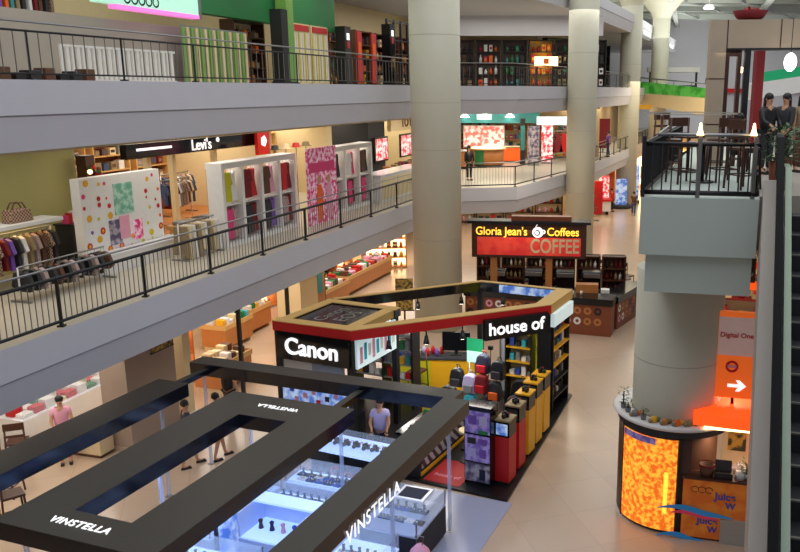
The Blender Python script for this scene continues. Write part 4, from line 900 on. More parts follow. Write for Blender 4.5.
# ------------------------------------------------------------------ camera kiosk
b_ = MB(); b_.prism([K.p(*q)[:2] for q in ((-6.4, 0.05), (0.1, 0.02), (-.58, 6.35), (-3.4, 6.5), (-6.4, 3.0))], 0, .05, 'carpet_black'); tag(b_.build('carpet'), 'black floor base under the camera kiosk', 'carpet')
t = thing('mat', 'red floor mat with white lettering in front of the purple display', 'mat', K.p(-1.95, .12, .05), K.a); MB().bb(0, .88, 0, 1.1, 0, .01, 'carpet_red').build('fabric', t); text('house of', .2, 'pink_pale', t, (.42, .35, .011), (0, 0, 0), ext=.002, sx=.9)
kz = 3.12
ks = thing('camera_kiosk', 'camera kiosk roof frame in red and tan on black posts', 'kiosk', K.p(0, 0, 0), K.a)
RB = [0]
def rbeam(a, b, w, z0, z1, side, top, name='roof_beam', inner='black_gloss'):
    RB[0] += 1; z1 -= .003*RB[0]; z0 += .002*RB[0]; a = Vector(a); b = Vector(b); d = (b-a).normalized(); n = Vector((-d.y, d.x))*w; m = MB()
    m.prism([a, b, b+n, a+n], z1-.02, z1, top); m.prism([a, b, b+n*.12, a+n*.12], z0, z1-.02, side); m.prism([a+n*.12, b+n*.12, b+n, a+n], z0, z1-.02, inner)
    return m.build(name, ks)
S0, S1, S2, S3 = (-6.1, .45), (-3.95, .5), (-3.95, 2.75), (-6.1, 2.75)
rbeam(S0, S1, .32, kz-.24, kz, 'red', 'tan_top'); rbeam((-3.95, .5), (-.58, 4.48), .3, kz-.26, kz, 'red', 'tan_top'); rbeam((-.58, 4.48), (-.6, 6.25), .42, kz-.26, kz, 'tan_top', 'tan_top')
rbeam((-.6, 6.25), (-3.35, 6.25), .16, kz-.3, kz, 'black_gloss', 'tan_top'); rbeam((-3.35, 6.25), (-6.05, 2.85), .16, kz-.3, kz, 'black_gloss', 'tan_top', inner='black_gloss')
rbeam(S2, S3, .28, kz-.24, kz, 'tan_top', 'tan_top'); rbeam(S3, (-6.1, .48), .28, kz-.24, kz, 'red', 'tan_top'); rbeam((-3.99, .6), (-3.99, 2.6), .3, kz-.24, kz-.001, 'tan_top', 'tan_top')
MB().bb(-5.85, -4.27, .76, 2.48, kz-.12, kz-.06, 'black_gloss').build('roof_panel', ks)
text('Canon', .44, 'rail_grey', ks, (-5.25, 1.62, kz-.055), (0, 0, math.radians(90)), ext=.004, name='roof_lettering'); text('EOS', .5, 'rail_grey', ks, (-4.75, 1.62, kz-.055), (0, 0, math.radians(90)), ext=.004, name='roof_lettering')
for (x, y) in ((-6.02, .56), (-4.05, .62), (-4.05, 2.6), (-6.0, 2.6), (-.72, 4.7), (-.72, 6.1), (-3.3, 6.1), (-1.5, 6.12)): MB().bb(x-.07, x+.07, y-.07, y+.07, .05, kz-.24, 'black_metal').build('post', ks)
MB().bb(-6.05, -4.0, .46, .54, 2.2, kz-.24, 'black_gloss').build('sign_panel', ks)
text('Canon', .56, 'letter_white', ks, (-5.02, .44, 2.53), UP, ext=.02, bold=.008, name='sign_lettering')
MB().bb(-5.9, -4.2, .5, .52, 1.85, 2.18, 'glass').build('glass_panel', ks)
MB().bb(-5.9, -5.1, .55, .57, 1.9, 2.18, 'cream').bb(-5.1, -4.2, .55, .57, 1.9, 2.18, 'grey').build('back_card', ks)
# long "house of" sign hung along the diagonal beam
a = Vector((-3.95, .5)); b = Vector((-.58, 4.48)); dv = (b-a).normalized(); ang = math.atan2(dv.y, dv.x); P0 = a+dv*3.30-Vector((-dv.y, dv.x))*.07
t = bpy.data.objects.new('hanging_sign', None); COL.objects.link(t); t.parent = ks; t.location = (P0.x, P0.y, kz-.68); t.rotation_euler = (0, 0, ang)
MB().bb(0, 1.78, -.05, .06, 0, .52, 'black_gloss').build('panel', t); text('house of', .44, 'letter_white', t, (.86, -.06, .26), UP, ext=.015, bold=.007)
t = bpy.data.objects.new('light_box', None); COL.objects.link(t); t.parent = ks; t.location = (-.56, 4.55, kz-.62); t.rotation_euler = (0, 0, math.radians(90))
MB().bb(0, 1.5, -.05, .06, 0, .35, 'screen_white').build('panel', t)
MB().bb(-4.02, -3.96, .75, 2.5, 2.1, 2.85, 'screen_white').build('menu_panel', ks); b_ = MB()
for i in range(9): b_.bb(-3.955, -3.95, .85+i*.18, .97+i*.18, 2.2+.05*(i % 3), 2.6+.06*(i % 2), ['pink_pale', 'turquoise', 'white'][i % 3])
b_.build('menu_print', ks)
MB().bb(-2.7, -1.0, 6.05, 6.085, 2.86, 3.07, 'screen_blue').build('blue_panel', ks)
# picture wall of camera brand block
MB().bb(-5.95, -4.12, .5, .56, .95, 1.8, 'screen_blue').build('photo_panel', ks)
b_ = MB()
random.seed(5)
for i in range(14): x = -5.85+.125*i; z = 1.05+.12*(i*3 % 5); b_.bb(x, x+.11, .48, .5, z, z+.12, random.choice(['turquoise', 'white', 'blue', 'navy', 'red', 'pink_pale']))
b_.build('photo_print', ks); MB().bb(-6.0, -4.1, .55, 1.2, .05, .9, 'black_gloss').build('block_base', ks)
# spotlights hanging
sp = 0
for (q0, q1, n) in (((-3.8, .85), (-.75, 4.4), 5), ((-5.9, 3.1), (-3.35, 6.05), 3), ((-3.3, 6.05), (-.9, 6.05), 2)):
    for i in range(n):
        x = q0[0]+(q1[0]-q0[0])*(i+.6)/n; y = q0[1]+(q1[1]-q0[1])*(i+.6)/n
        s_ = MB().tube([(x, y, kz-.24), (x, y, kz-.42)], .02, 'black_metal', 6); s_.cyl((x, y, kz-.6), .075, .2, 'black_metal', 12, .04); s_ = s_.build('spotlight', ks); MB().cyl((x, y, kz-.61), .055, .01, 'lamp_white', 12).build('lens', s_)
# front sloping graphic wall
t = thing('counter', 'low counter with grey swirl graphic beside the red mat', 'counter', K.p(-2.6, .15, .05), K.a); MB().bb(0, .55, 0, 2.3, 0, .95, 'charcoal').build('body', t); MB().bb(-.03, .58, -.03, 2.33, .95, 1.0, 'black_gloss').build('worktop', t); MB().bb(.55, .565, .1, 2.2, .18, .85, 'swirl').build('graphic_panel', t); MB().bb(.55, .57, .05, 2.25, .02, .1, 'yellow').build('kick_strip', t)
t = thing('counter', 'black front counter with red lettering and lit glass top', 'counter', K.p(-4.0, -1.1, 0), K.a); MB().bb(0, 1.7, 0, .85, 0, .9, 'black_gloss').build('body', t); MB().bb(0, 1.7, 0, .85, .9, .93, 'light_blue_white').build('lit_top', t); MB().bb(0, 1.7, 0, .85, .93, 1.08, 'glass').build('glass_case', t); text('Canon', .34, 'red', t, (.95, -.02, .5), UP, bold=.01)

camn = 0
def camera_(loc, rz, label, group, c_='black_metal', first=[None]):
    if first[0]: return dup(first[0], loc, rz, label, group)
    t = thing('camera', label, 'camera', loc, rz, group); MB().bb(-.08, .08, -.03, .03, 0, .1, c_).bb(-.03, .03, -.03, .03, .1, .13, c_).build('body', t, bevel=.006)
    q = MB(); q.tube([(0, -.03, .05), (0, -.13, .05)], .042, c_, 14); q.build('lens', t); MB().tube([(-.08, 0, .08), (-.11, .03, .12), (-.05, .07, .04), (.07, .07, .04), (.11, .03, .12), (.08, 0, .08)], .006, 'red', 5).build('strap', t); first[0] = t; return t
for i in range(8): camera_(K.p(-3.85+.24*i, -.65, .93), K.a+random.uniform(-.4, .4), 'black camera in the lit glass top of the front counter', 'cameras in the front counter')
t = thing('shelf_unit', 'black rack of camera goods inside the kiosk behind the picture block', 'shelf', K.p(-5.0, 3.5, .05), K.a)
for x in (-.9, 0, .9): MB().bb(x-.03, x+.03, 0, .4, 0, 2.3, 'black_metal').build('side_panel', t)
for z in (.3, .8, 1.2, 1.6, 2.0, 2.28): MB().bb(-.9, .9, 0, .4, z, z+.03, 'grey').build('shelf', t)
for i in range(36): tag(MB().bb(0, .14, 0, .14, 0, .14+.05*(i % 4), random.choice(['green', 'white', 'grey', 'charcoal', 'yellow', 'teal', 'red'])).build('box', None, K.p(-5.85+(i % 9)*.19, 3.55, (.38, .88, 1.28, 1.68)[i//9]), K.a), 'small boxed goods on the black rack inside the kiosk', 'box', 'boxed goods on the black rack')
# yellow counter with TV and cups, stool
t = thing('counter', 'bright yellow counter at the back of the camera kiosk', 'counter', K.p(-5.6, 4.6, .05), K.a+.35)
MB().bb(0, 1.3, 0, .6, 0, .9, 'yellow_green').bb(1.3, 2.7, .0, .6, 0, .9, 'yellow').build('body', t); MB().bb(-.03, 2.73, -.03, .63, .9, .95, 'charcoal').build('worktop', t)
fk = Fr(K.p(-5.6, 4.6), K.a+.35)
t = thing('monitor', 'black monitor on the yellow counter', 'monitor', fk.p(2.0, .35, 1.0), fk.a); MB().bb(-.4, .4, -.03, .04, .12, .68, 'black_gloss').build('screen', t, bevel=.01); MB().bb(-.05, .05, 0, .05, .02, .14, 'black_metal').bb(-.18, .18, -.1, .14, 0, .02, 'black_metal').build('stand', t)
for i in range(12): tag(MB().lathe([(0, 0), (.05, 0), (.06, .16), (.03, .22), (0, .24)], random.choice(['purple', 'blue', 'white', 'teal', 'red', 'green', 'lilac_shirt']), (0, 0, 0), 12).build('bottle', None, fk.p(.15+.13*i, .2+.2*(i % 2), 1.0)), 'colourful small bottle on the yellow counter', 'bottle', 'bottles on the yellow counter')
chair('low wooden topped stool in front of the yellow counter', K.p(-4.55, 4.6, .05), K.a, .62)
s_ = [o for o in bpy.data.objects if o.get('label', '').startswith('low wooden topped stool')][0]
for c_ in kids(s_):
    if c_.name.startswith('backrest'): bpy.data.objects.remove(c_)
s_['category'] = 'stool'; s_.name = 'stool'
# yellow, red pedestals
for i, (v, m, hh) in enumerate(((.62, 'red', 1.55), (1.35, 'red', 1.6), (2.1, 'yellow', 1.6), (2.75, 'yellow', 1.65), (3.45, 'yellow', 1.6))):
    t = thing('display_pedestal', ['red display pedestal nearest the purple display', 'second red display pedestal', 'yellow display pedestal next to the red ones', 'middle yellow display pedestal', 'yellow display pedestal furthest back'][i], 'pedestal', K.p(-.40-.085*v, v, .05), K.a)
    MB().bb(0, .34, 0, .4, .06, hh-.45, m).build('body', t); MB().bb(.02, .32, .02, .38, 0, .06, 'black_metal').build('plinth', t); MB().bb(.0, .34, 0, .4, hh-.45, hh-.1, 'black_gloss').build('black_panel', t)
    MB().bb(-.01, .35, -.01, .41, hh-.1, hh-.06, 'yellow' if i > 1 else 'khaki').build('top', t); MB().bb(.04, .30, -.012, 0, hh-.4, hh-.15, 'screen_blue' if i == 0 else 'charcoal').build('label_panel', t)
    camera_(K.p(-.23-.085*v, v+.2, .05+hh-.06), K.a+.3*i, ['camera on the nearest red pedestal', 'camera on the second red pedestal', 'camera on the first yellow pedestal', 'camera on the middle yellow pedestal', 'camera on the furthest yellow pedestal'][i], None)
t = thing('display_tower', 'tall purple lit display tower of posters beside the red pedestals', 'tower', K.p(-1.06, .38, .05), K.a)
MB().bb(0, .62, 0, .4, 0, 1.8, 'black_gloss').build('body', t)
for i, (z0, z1, m) in enumerate(((.08, .5, 'poster_grey'), (.55, 1.15, 'poster_lilac'), (1.2, 1.7, 'poster_lilac'))): MB().bb(.02, .6, -.012, 0, z0, z1, m).build('poster', t)
b_ = MB()
for (x, z, w_, h_, m) in ((.1, 1.4, .2, .2, 'purple'), (.36, 1.4, .18, .2, 'lilac_shirt'), (.08, .95, .2, .14, 'charcoal'), (.34, .95, .2, .14, 'purple'), (.1, .65, .18, .2, 'lilac_shirt'), (.36, .65, .16, .2, 'purple'), (.36, .14, .14, .24, 'navy'), (.34, 1.2, .22, .08, 'green')): b_.bb(x, x+w_, -.02, -.012, z, z+h_, m)
b_.build('printed_pictures', t)
# bag stand behind the tower
t = thing('bag_stand', 'black wire stand of hanging camera bags above the purple tower', 'rack', K.p(-1.75, 2.1, .05), K.a)
for x in (0, .8): MB().tube([(x, 0, 0), (x, 0, 2.15)], .02, 'steel', 6).build('upright', t)
for z in (.8, 1.5, 2.12): MB().tube([(0, 0, z), (.8, 0, z)], .015, 'steel', 6).build('bar', t)
MB().bb(-.1, .9, -.3, .3, 0, .04, 'black_metal').build('base', t)
def bag(label, loc, rz, m, w_=.32, h_=.45, m2='charcoal'):
    t = thing('backpack', label, 'bag', loc, rz); q = MB(); q.prismy([(-w_/2, 0), (w_/2, 0), (w_*.52, h_*.5), (w_*.4, h_*.9), (w_*.15, h_), (-w_*.15, h_), (-w_*.4, h_*.9), (-w_*.52, h_*.5)], -.1, .1, m); q.build('body', t, bevel=.03)
    MB().bb(-w_*.35, w_*.35, -.15, -.1, h_*.08, h_*.48, m2).build('pocket', t, bevel=.015); MB().tube([(-.04, .1, h_), (-.03, .05, h_+.07), (.03, .05, h_+.07), (.04, .1, h_)], .012, m2, 6).build('handle', t)
for (x, y, z, m, m2, lb) in ((.1, -.18, 1.45, 'lilac_shirt', 'grey', 'grey lilac backpack on the wire stand'), (.72, -.15, 1.35, 'charcoal', 'orange', 'black backpack with an orange pocket on the wire stand'), (.78, -.1, 1.85, 'black_metal', 'charcoal', 'black backpack at the top of the wire stand'), (.12, -.2, .98, 'turquoise', 'blue', 'turquoise backpack on the wire stand'), (.4, -.1, 1.95, 'navy', 'red', 'navy backpack with red pocket on the wire stand'), (-.3, -.05, 1.5, 'black_metal', 'charcoal', 'black bag hanging at the left of the wire stand'), (.5, -.2, .95, 'charcoal', 'charcoal', 'lowest black bag on the wire stand'), (.42, -.22, 1.5, 'red_dark', 'red', 'dark red bag in the middle of the wire stand')):
    p = Fr(K.p(-1.75, 2.1), K.a).p(x, y, z+.05); bag(lb, p, K.a, m, m2=m2)
t = thing('sign', 'small green and white notice above the hanging bags', 'sign', K.p(-2.15, 2.8, 1.9), K.a); MB().bb(0, .42, 0, .03, .3, .62, 'green_sign').bb(0, .42, 0, .03, 0, .3, 'screen_mint').build('panel', t); MB().tube([(.21, .03, -1.85), (.21, .03, .1)], .02, 'black_metal', 6).cyl((.21, .03, -1.85), .15, .03, 'black_metal', 12).build('pole', t)
# plain grey door panel, no projection screen, with tripod
t = thing('grey_upright', 'pale grey upright panel at the back of the camera kiosk', 'panel', K.p(-2.5, 5.75, .05), K.a); MB().bb(0, .95, 0, .05, .03, 2.35, 'grey_door').build('panel', t); MB().bb(-.04, 0, -.03, .08, 0, 2.38, 'steel').bb(.95, .99, -.03, .08, 0, 2.38, 'steel').build('frame', t)
t = thing('tripod', 'thin black tripod in front of the pale grey panel', 'tripod', K.p(-2.45, 4.9, .05), K.a)
for i in range(3):
    g = 2*PI*i/3+.4; MB().tube([(.42*math.cos(g), .42*math.sin(g), 0), (0, 0, 1.0)], .014, 'black_metal', 6).build('leg', t)
MB().tube([(0, 0, .8), (0, 0, 1.5)], .014, 'black_metal', 6).build('column', t); MB().bb(-.06, .06, -.05, .05, 1.5, 1.6, 'black_metal').build('head', t)
# end tower with yellow shelves
t = thing('shelf_unit', 'tall black and yellow shelf tower at the right end of the camera kiosk', 'shelf', K.p(-.6, 4.75, .05), K.a+PI/2)
MB().bb(0, 1.3, .45, .5, 0, 2.75, 'yellow_green').build('back_panel', t)
for x in (0, 1.27): MB().bb(x, x+.04, 0, .5, 0, 2.8, 'black_metal').build('side_panel', t)
for z in (.35, .8, 1.25, 1.7, 2.1, 2.45): MB().bb(.03, 1.27, .0, .45, z, z+.04, 'yellow' if z > 1 else 'black_metal').build('shelf', t)
fr = Fr(K.p(-.6, 4.75), K.a+PI/2)
for i in range(30): tag(MB().bb(0, .13, 0, .16, 0, .12+.06*(i % 3), random.choice(['white', 'grey', 'charcoal', 'blue', 'red', 'khaki', 'teal'])).build('box', None, fr.p(.1+.19*(i % 6), .12, (.44, .89, 1.34, 1.79, 2.19)[i//6]), fr.a), 'small boxed goods on the black and yellow shelf tower', 'box', 'boxed goods on the shelf tower')
t2 = thing('shelf_unit', 'front facing wire shelf at the left side of the shelf tower', 'shelf', K.p(-1.95, 4.7, .05), K.a)
MB().bb(0, .75, .35, .38, 0, 2.7, 'khaki').build('back_panel', t2)
for x in (0, .72): MB().bb(x, x+.03, 0, .35, 0, 2.7, 'black_metal').build('side_panel', t2)
for z in (.9, 1.3, 1.7, 2.1, 2.45): MB().bb(.03, .72, 0, .35, z, z+.03, 'yellow').build('shelf', t2)
for i in range(16): tag(MB().bb(0, .12, 0, .14, 0, .12+.06*(i % 3), random.choice(['white', 'grey', 'charcoal', 'blue', 'turquoise'])).build('box', None, K.p(-1.85+.17*(i % 4), 4.8, (.98, 1.38, 1.78, 2.18)[i//4]), K.a), 'small boxed goods on the front facing wire shelf', 'box', 'boxed goods on the wire shelf')
bag('large black backpack standing below the wire shelf', K.p(-1.35, 4.45, .05), K.a, 'black_metal', .6, .95, 'charcoal')
bag('black bag with yellow pocket behind the yellow pedestals', K.p(-1.3, 3.9, .05), K.a, 'charcoal', .5, .7, 'yellow')
person('seller in a lilac shirt inside the camera kiosk', K.p(-3.9, 0.9-.1, .05), K.a+.2, 'lilac_shirt', 'navy', arm=.6) if False else None
person('seller in a lilac shirt behind the front counter', K.p(-3.15, .35, .05), K.a+.4, 'lilac_shirt', 'navy', arm=.6)
bag('bright yellow and green camera bag on the counter near the seller', K.p(-2.35, 1.35, 1.06), K.a, 'yellow', .45, .3, 'green')
bag('black bag beside the yellow camera bag on the counter', K.p(-2.35, 1.85, 1.06), K.a, 'charcoal', .4, .35, 'blue')
bag('black bag at the back end of the swirl counter', K.p(-2.35, 2.2, 1.06), K.a, 'black_metal', .4, .4, 'charcoal')
for i in range(3): camera_(K.p(-2.35, .35+.25*i, 1.05), K.a+PI/2, 'black camera along the swirl counter', 'cameras on the swirl counter')
t = thing('stool', 'round cream topped stool beside the purple tower', 'stool', K.p(-1.45, 1.35, .05), K.a); MB().cyl((0, 0, .72), .2, .06, 'cream').build('seat', t); MB().cyl((0, 0, .03), .03, .7, 'black_metal', 10).build('pole', t); MB().cyl((0, 0, 0), .2, .03, 'black_metal').build('base', t)
# ------------------------------------------------------------------ coffee kiosk
G = Fr((-.9, 28.7), math.radians(-6))
gs = thing('coffee_sign', 'dark framed coffee shop sign with orange lettering on wooden posts', 'sign', G.p(.0, .75, -.08), G.a)
MB().bb(0.15, 4.35, 0, .5, 2.45, 3.72, 'wood_dark').bb(0.0, 4.5, -.1, .6, 3.72, 3.82, 'black_metal').build('frame', gs)
MB().bb(.35, 4.15, -.015, 0, 2.55, 3.22, 'poster_red').build('picture_panel', gs)
MB().bb(.35, 4.15, -.015, 0, 3.22, 3.66, 'wood_dark').build('name_panel', gs)
MB().bb(1.6, 3.8, .1, .5, 3.82, 3.98, 'wood_red').build('top_board', gs)
text("Gloria Jean's", .42, 'letter_orange', gs, (1.25, -.03, 3.43), UP, ext=.015, bold=.003, name='name_lettering', sx=.9); text("Coffees", .42, 'letter_orange', gs, (3.5, -.03, 3.43), UP, ext=.015, bold=.003, name='name_lettering', sx=.9)
b_ = MB(); b_.disc_y((2.58, 3.42), .2, -.03, 'letter_white', 20); b_.disc_y((2.56, 3.4), .11, -.035, 'black_metal', 16); b_.disc_y((2.55, 3.4), .07, -.04, 'letter_white', 14); b_.disc_y((2.78, 3.44), .08, -.033, 'letter_white', 14, .045); b_.tube([(2.5, -.035, 3.62), (2.56, -.035, 3.7), (2.5, -.035, 3.76)], .015, 'letter_white', 5); b_.build('emblem', gs)
text('COFFEE', .72, 'cream', gs, (3.2, -.02, 2.88), UP, ext=.004, name='picture_lettering', sx=.72, bold=.012)
for x in (.95, 3.0, ): MB().bb(x-.12, x+.12, .1, .34, .08, 2.45, 'wood_orange').build('post', gs)
def ringcounter(label, u0, v0, w_, d_, h_, rz=0, rings=5, r0=0):
    t = thing('ring_counter', label, 'counter', G.p(u0, v0, 0), G.a+rz)
    MB().bb(0, w_, 0, d_, 0, h_, 'wood_red').build('body', t); MB().bb(-.05, w_+.05, -.05, d_+.05, h_-.18, h_+.06, 'black_gloss').build('worktop', t)
    b_ = MB(); n = int(w_/.36)
    for i in range(n):
        for j in range(2):
            m = ['wood_orange', 'wood_orange', 'white', 'wood_orange', 'black_metal', 'wood_orange', 'pink_pale'][(i*3+j*4+r0) % 7]
            b_.disc_y((.2+i*.36, h_-.4-.38*j), .135, -.012, m, 18, .06)
    b_.build('ring_pattern', t); return t
ringcounter('long wooden counter with ring pattern and black top behind the camera kiosk', 0.0, -.05, 5.35, .75, 1.28, rz=math.radians(-11.5))
ringcounter('wooden side counter with ring pattern at the corridor end of the coffee kiosk', 5.5, -.15, 2.6, .6, 1.15, rz=math.radians(66), r0=2)
for i, (u, v) in enumerate(((1.0, 1.6), (2.4, 1.7), (3.6, 1.6), (4.6, 1.6))):
    t = thing('coffee_machine', ['leftmost dark coffee machine under the coffee sign', 'second dark coffee machine under the coffee sign', 'third dark coffee machine under the coffee sign', 'dark coffee machine at the right end of the coffee kiosk'][i], 'machine', G.p(u, v, 1.0), G.a)
    MB().bb(-.35, .35, 0, .5, 0, .7, 'black_gloss').build('body', t, bevel=.03); MB().bb(-.32, .32, -.12, 0, .5, .65, 'steel').build('brew_head', t); MB().bb(-.3, .3, -.15, 0, 0, .05, 'steel').build('drip_tray', t)
counter('dark back counter under the coffee machines', G.p(2.8, 1.5, 0), G.a, 4.6, .7, .96, 'wood_dark', 'black_metal')
for i in range(6):
    sh = shelf_unit('dark brown shelf of coffee goods behind the coffee sign', G.p(.5+i*1.0, 3.2, 0), G.a, .95, 2.0, .4, 4, 'wood_dark', 'wood_dark'); sh['group'] = 'coffee shelves'
    fill(G.p(.5+i*1.0, 3.2, 0), G.a, .95, 2.0, .4, 4, ['brown', 'charcoal', 'khaki', 'red_dark', 'white'], 'bottle', 'jar of coffee on the dark shelves behind the coffee sign', 'coffee jars', per=4)
for i, (u, v, a) in enumerate(((1.1, 7.5, .3), (2.6, 8.3, 1.5), (5.3, 4.4, 2.3), (6.2, 5.6, .8), (5.2, 6.6, 3), (5.9, 3.6, 1.9))):
    chair('dark chair behind the coffee kiosk '+['at the left', 'beside the left chair', 'at the small table', 'furthest right', 'at the back right', 'nearest the corridor'][i], G.p(u, v), G.a+a, .46)
for i, (u, v) in enumerate(((2.0, 7.4), (5.9, 4.9))):
    t = thing('round_table', ['left small dark cafe table behind the coffee kiosk', 'right small dark cafe table behind the coffee kiosk'][i], 'table', G.p(u, v, 0)); MB().cyl((0, 0, .72), .42, .04, 'wood_dark').build('tabletop', t); MB().cyl((0, 0, .02), .035, .7, 'black_metal', 10).build('pole', t); MB().cyl((0, 0, 0), .25, .03, 'black_metal').build('base', t)
t = thing('partition', 'tall reddish wooden screen at the right of the coffee kiosk', 'screen', G.p(6.9, 2.9, 0), G.a+1.35); MB().bb(0, 4.5, 0, .12, .1, 1.9, 'wood_red').build('panel', t); MB().bb(-.08, 0, -.05, .17, 0, 2.0, 'wood_dark').bb(4.5, 4.58, -.05, .17, 0, 2.0, 'wood_dark').build('post', t)
for i in range(3): tag(MB().lathe([(0, 0), (.04, 0), (.05, .14), (0, .14)], 'white', (0, 0, 0), 12).build('cup', None, G.p(3.6+.3*i, -.5, 1.34)), 'white cup on the wooden corner counter', 'cup', 'cups on the corner counter')
t = thing('till', 'wooden box and white menu on the corner counter', 'box', G.p(4.0, -.2, 1.34), G.a); MB().bb(0, .8, 0, .35, 0, .3, 'wood_orange').build('body', t); MB().bb(.9, 1.2, 0, .3, 0, .12, 'white').build('menu', t)
person('barista in black behind the coffee kiosk counter', G.p(2.2, .5, 0), G.a, 'charcoal', 'charcoal')
# ------------------------------------------------------------------ right balcony on column
BX = [(2.46, 13.16), (4.28, 12.8)]      # front edge
dirb = Vector((.3, .954))               # sideways going back
ZB = 6.7
f0, f1 = Vector(BX[0]), Vector(BX[1])
def bpoly(i0, i1, fr_, back): # inset left, right, front
    a = f0+Vector((i0, 0))+dirb*fr_; b = f1+Vector((-i1, 0))+dirb*fr_
    return [a, b, b+dirb*back, a+dirb*back]
m = MB(); m.prism(bpoly(0, 0, 0, 15), ZB-.95, ZB, 'balcony_grey'); m.prism(bpoly(.1, .05, .15, 15), ZB-1.62, ZB-.95, 'balcony_grey')
m.prism([(4.3, 13.2), (15, 14.5), (18, 30), (9, 28)], ZB-.9, ZB, 'grey_stone'); struct(m.build('floor_balcony'))
column(3.7, 15.25, .84, ZB-1.62, 'wide pale round column under the right balcony')
t = thing('railing', 'black balcony railing with widely spaced bars at the right', 'railing', (f0.x+.03, f0.y+.05, ZB)); d_ = f1-f0; ln = d_.length; bk = dirb*8
pts = [(0, 0), (d_.x*.97, d_.y*.97)]
b_ = MB(); b_.tube([(bk.x, bk.y, .86), (0, 0, .86), (d_.x*.97, d_.y*.97, .86)], .035, 'black_metal', 6); b_.build('handrail', t)
b_ = MB(); b_.tube([(bk.x, bk.y, .08), (0, 0, .08), (d_.x*.97, d_.y*.97, .08)], .045, 'black_metal', 6); b_.build('bottom_rail', t)
b_ = MB()
for i in range(13): x, y = d_.x*.97*i/12, d_.y*.97*i/12; b_.box((x, y, .47), (.02, .02, .8), 'black_metal')
for i in range(44): x, y = bk.x*i/44, bk.y*i/44; b_.box((x, y, .47), (.03, .03, .8), 'black_metal')
b_.build('balusters', t)
for f in (0, .47, .93): MB().bb(d_.x*f-.03, d_.x*f+.03, d_.y*f-.03, d_.y*f+.03, 0, .98, 'rail_grey' if f else 'black_metal').build('post', t)
b_ = MB(); b_.tube([(bk.x*.6+.1, bk.y*.6, 1.05), (.25, .1, 1.0), (d_.x*.97, d_.y*.97+.05, 1.0)], .03, 'steel', 6); b_.build('upper_rail', t)
for x in (.85, 1.65):
    MB().lathe([(.06, 1.0), (.03, 1.1), (.02, 1.18), (0, 1.2)], 'lamp_warm', (x, d_.y*x/d_.x, 0), 10).build('lamp', t)
# portal
PX, PY = 4.9, 18.6
t = thing('portal_frame', 'beige stone portal frame of the balcony restaurant', 'portal', (PX, PY, ZB-.02), math.radians(-8))
MB().bb(-.02, .32, 0, .5, 0, 3.22, 'beige_stone').build('pillar', t); MB().bb(.32, 5.5, 0, .5, 2.62, 3.22, 'beige_stone').build('lintel', t)
b_ = MB(); b_.bb(-.025, .325, -.005, .5, 1.95, 1.975, 'wood_dark').bb(-.025, .325, -.005, .5, .95, .975, 'wood_dark').bb(.32, .345, -.005, 0, 2.62, 3.22, 'wood_dark').bb(1.45, 1.475, -.005, 0, 2.62, 3.22, 'wood_dark').bb(2.75, 2.775, -.005, 0, 2.62, 3.22, 'wood_dark').bb(.32, 5.5, -.01, .5, 2.58, 2.62, 'black_metal').build('joint', t)
MB().bb(.34, .42, .1, .3, 0, 2.58, 'wood_dark').bb(.6, .68, .1, .3, 0, 2.58, 'wood_dark').bb(.34, .68, .15, .25, 2.45, 2.58, 'wood_dark').build('door_frame', t); MB().bb(.74, .86, .0, .2, 0, 2.58, 'black_metal').build('door_post', t)
MB().bb(2.05, 2.2, .1, .3, 0, 2.58, 'wood_dark').build('inner_post', t)
t = thing('flower_bowl', 'red bowl on top of the beige portal', 'bowl', (5.75, 18.75, ZB+3.2)); MB().lathe([(0, 0), (.22, 0), (.3, .06), (.38, .2), (.33, .2), (.24, .06), (0, .04)], 'red_dark', (0, 0, 0), 24).build('bowl', t); b_ = MB()
for i in range(40): a = random.uniform(0, 6.3); r = random.uniform(0, .3); b_.box((r*math.cos(a), r*math.sin(a), .16+random.uniform(0, .1)), (.1, .04, .01), 'red', rz=a, ry=random.uniform(-.8, .8))
b_.build('flowers', t)
t = thing('pillar', 'tall dark red pillar seen through the beige portal', 'pillar', (7.2, 22.6, ZB)); MB().bb(0, .22, 0, .3, 0, 2.9, 'red_dark').bb(-.02, .24, -.02, .32, 0, .12, 'black_metal').build('shaft', t)
t = thing('hanging_lamp', 'white oval pendant lamp inside the portal', 'lamp', (6.42, 17.9, 8.98)); MB().ball((0, 0, 0), .13, 'lamp_white', 16, 1.5).build('shade', t); MB().tube([(0, 0, .18), (0, 0, .9)], .008, 'black_metal', 5).build('cord', t)
t = thing('wall_lamp', 'small warm lamp beside the dark door frame of the portal', 'lamp', (5.8, 19.3, 8.85)); MB().ball((0, 0, 0), .07, 'lamp_warm', 12).build('shade', t); MB().tube([(0, .05, -2.15), (0, .05, 0)], .015, 'wood_dark', 5).build('stand', t)
wl = MB(); wl.bb(8.4, 30, 30, 30.3, ZB-1, 9.0, 'plaster'); wl.bb(8.4, 30, 29.9, 30.0, 8.3, 8.45, 'red'); struct(wl.build('wall_right_inner'))
t = thing('escalator', 'pale escalator with green glass beyond the portal', 'escalator', (8.2, 26, 8.6), math.radians(-5)); b_ = MB(); b_.prismy([(0, 0), (8, 1.2), (8, 1.5), (0, .3)], 0, .1, 'green_sign'); b_.build('balustrade', t); MB().prismy([(0, -.5), (8, .7), (8, 1.2), (0, 0)], 0, .9, 'white').build('truss', t)
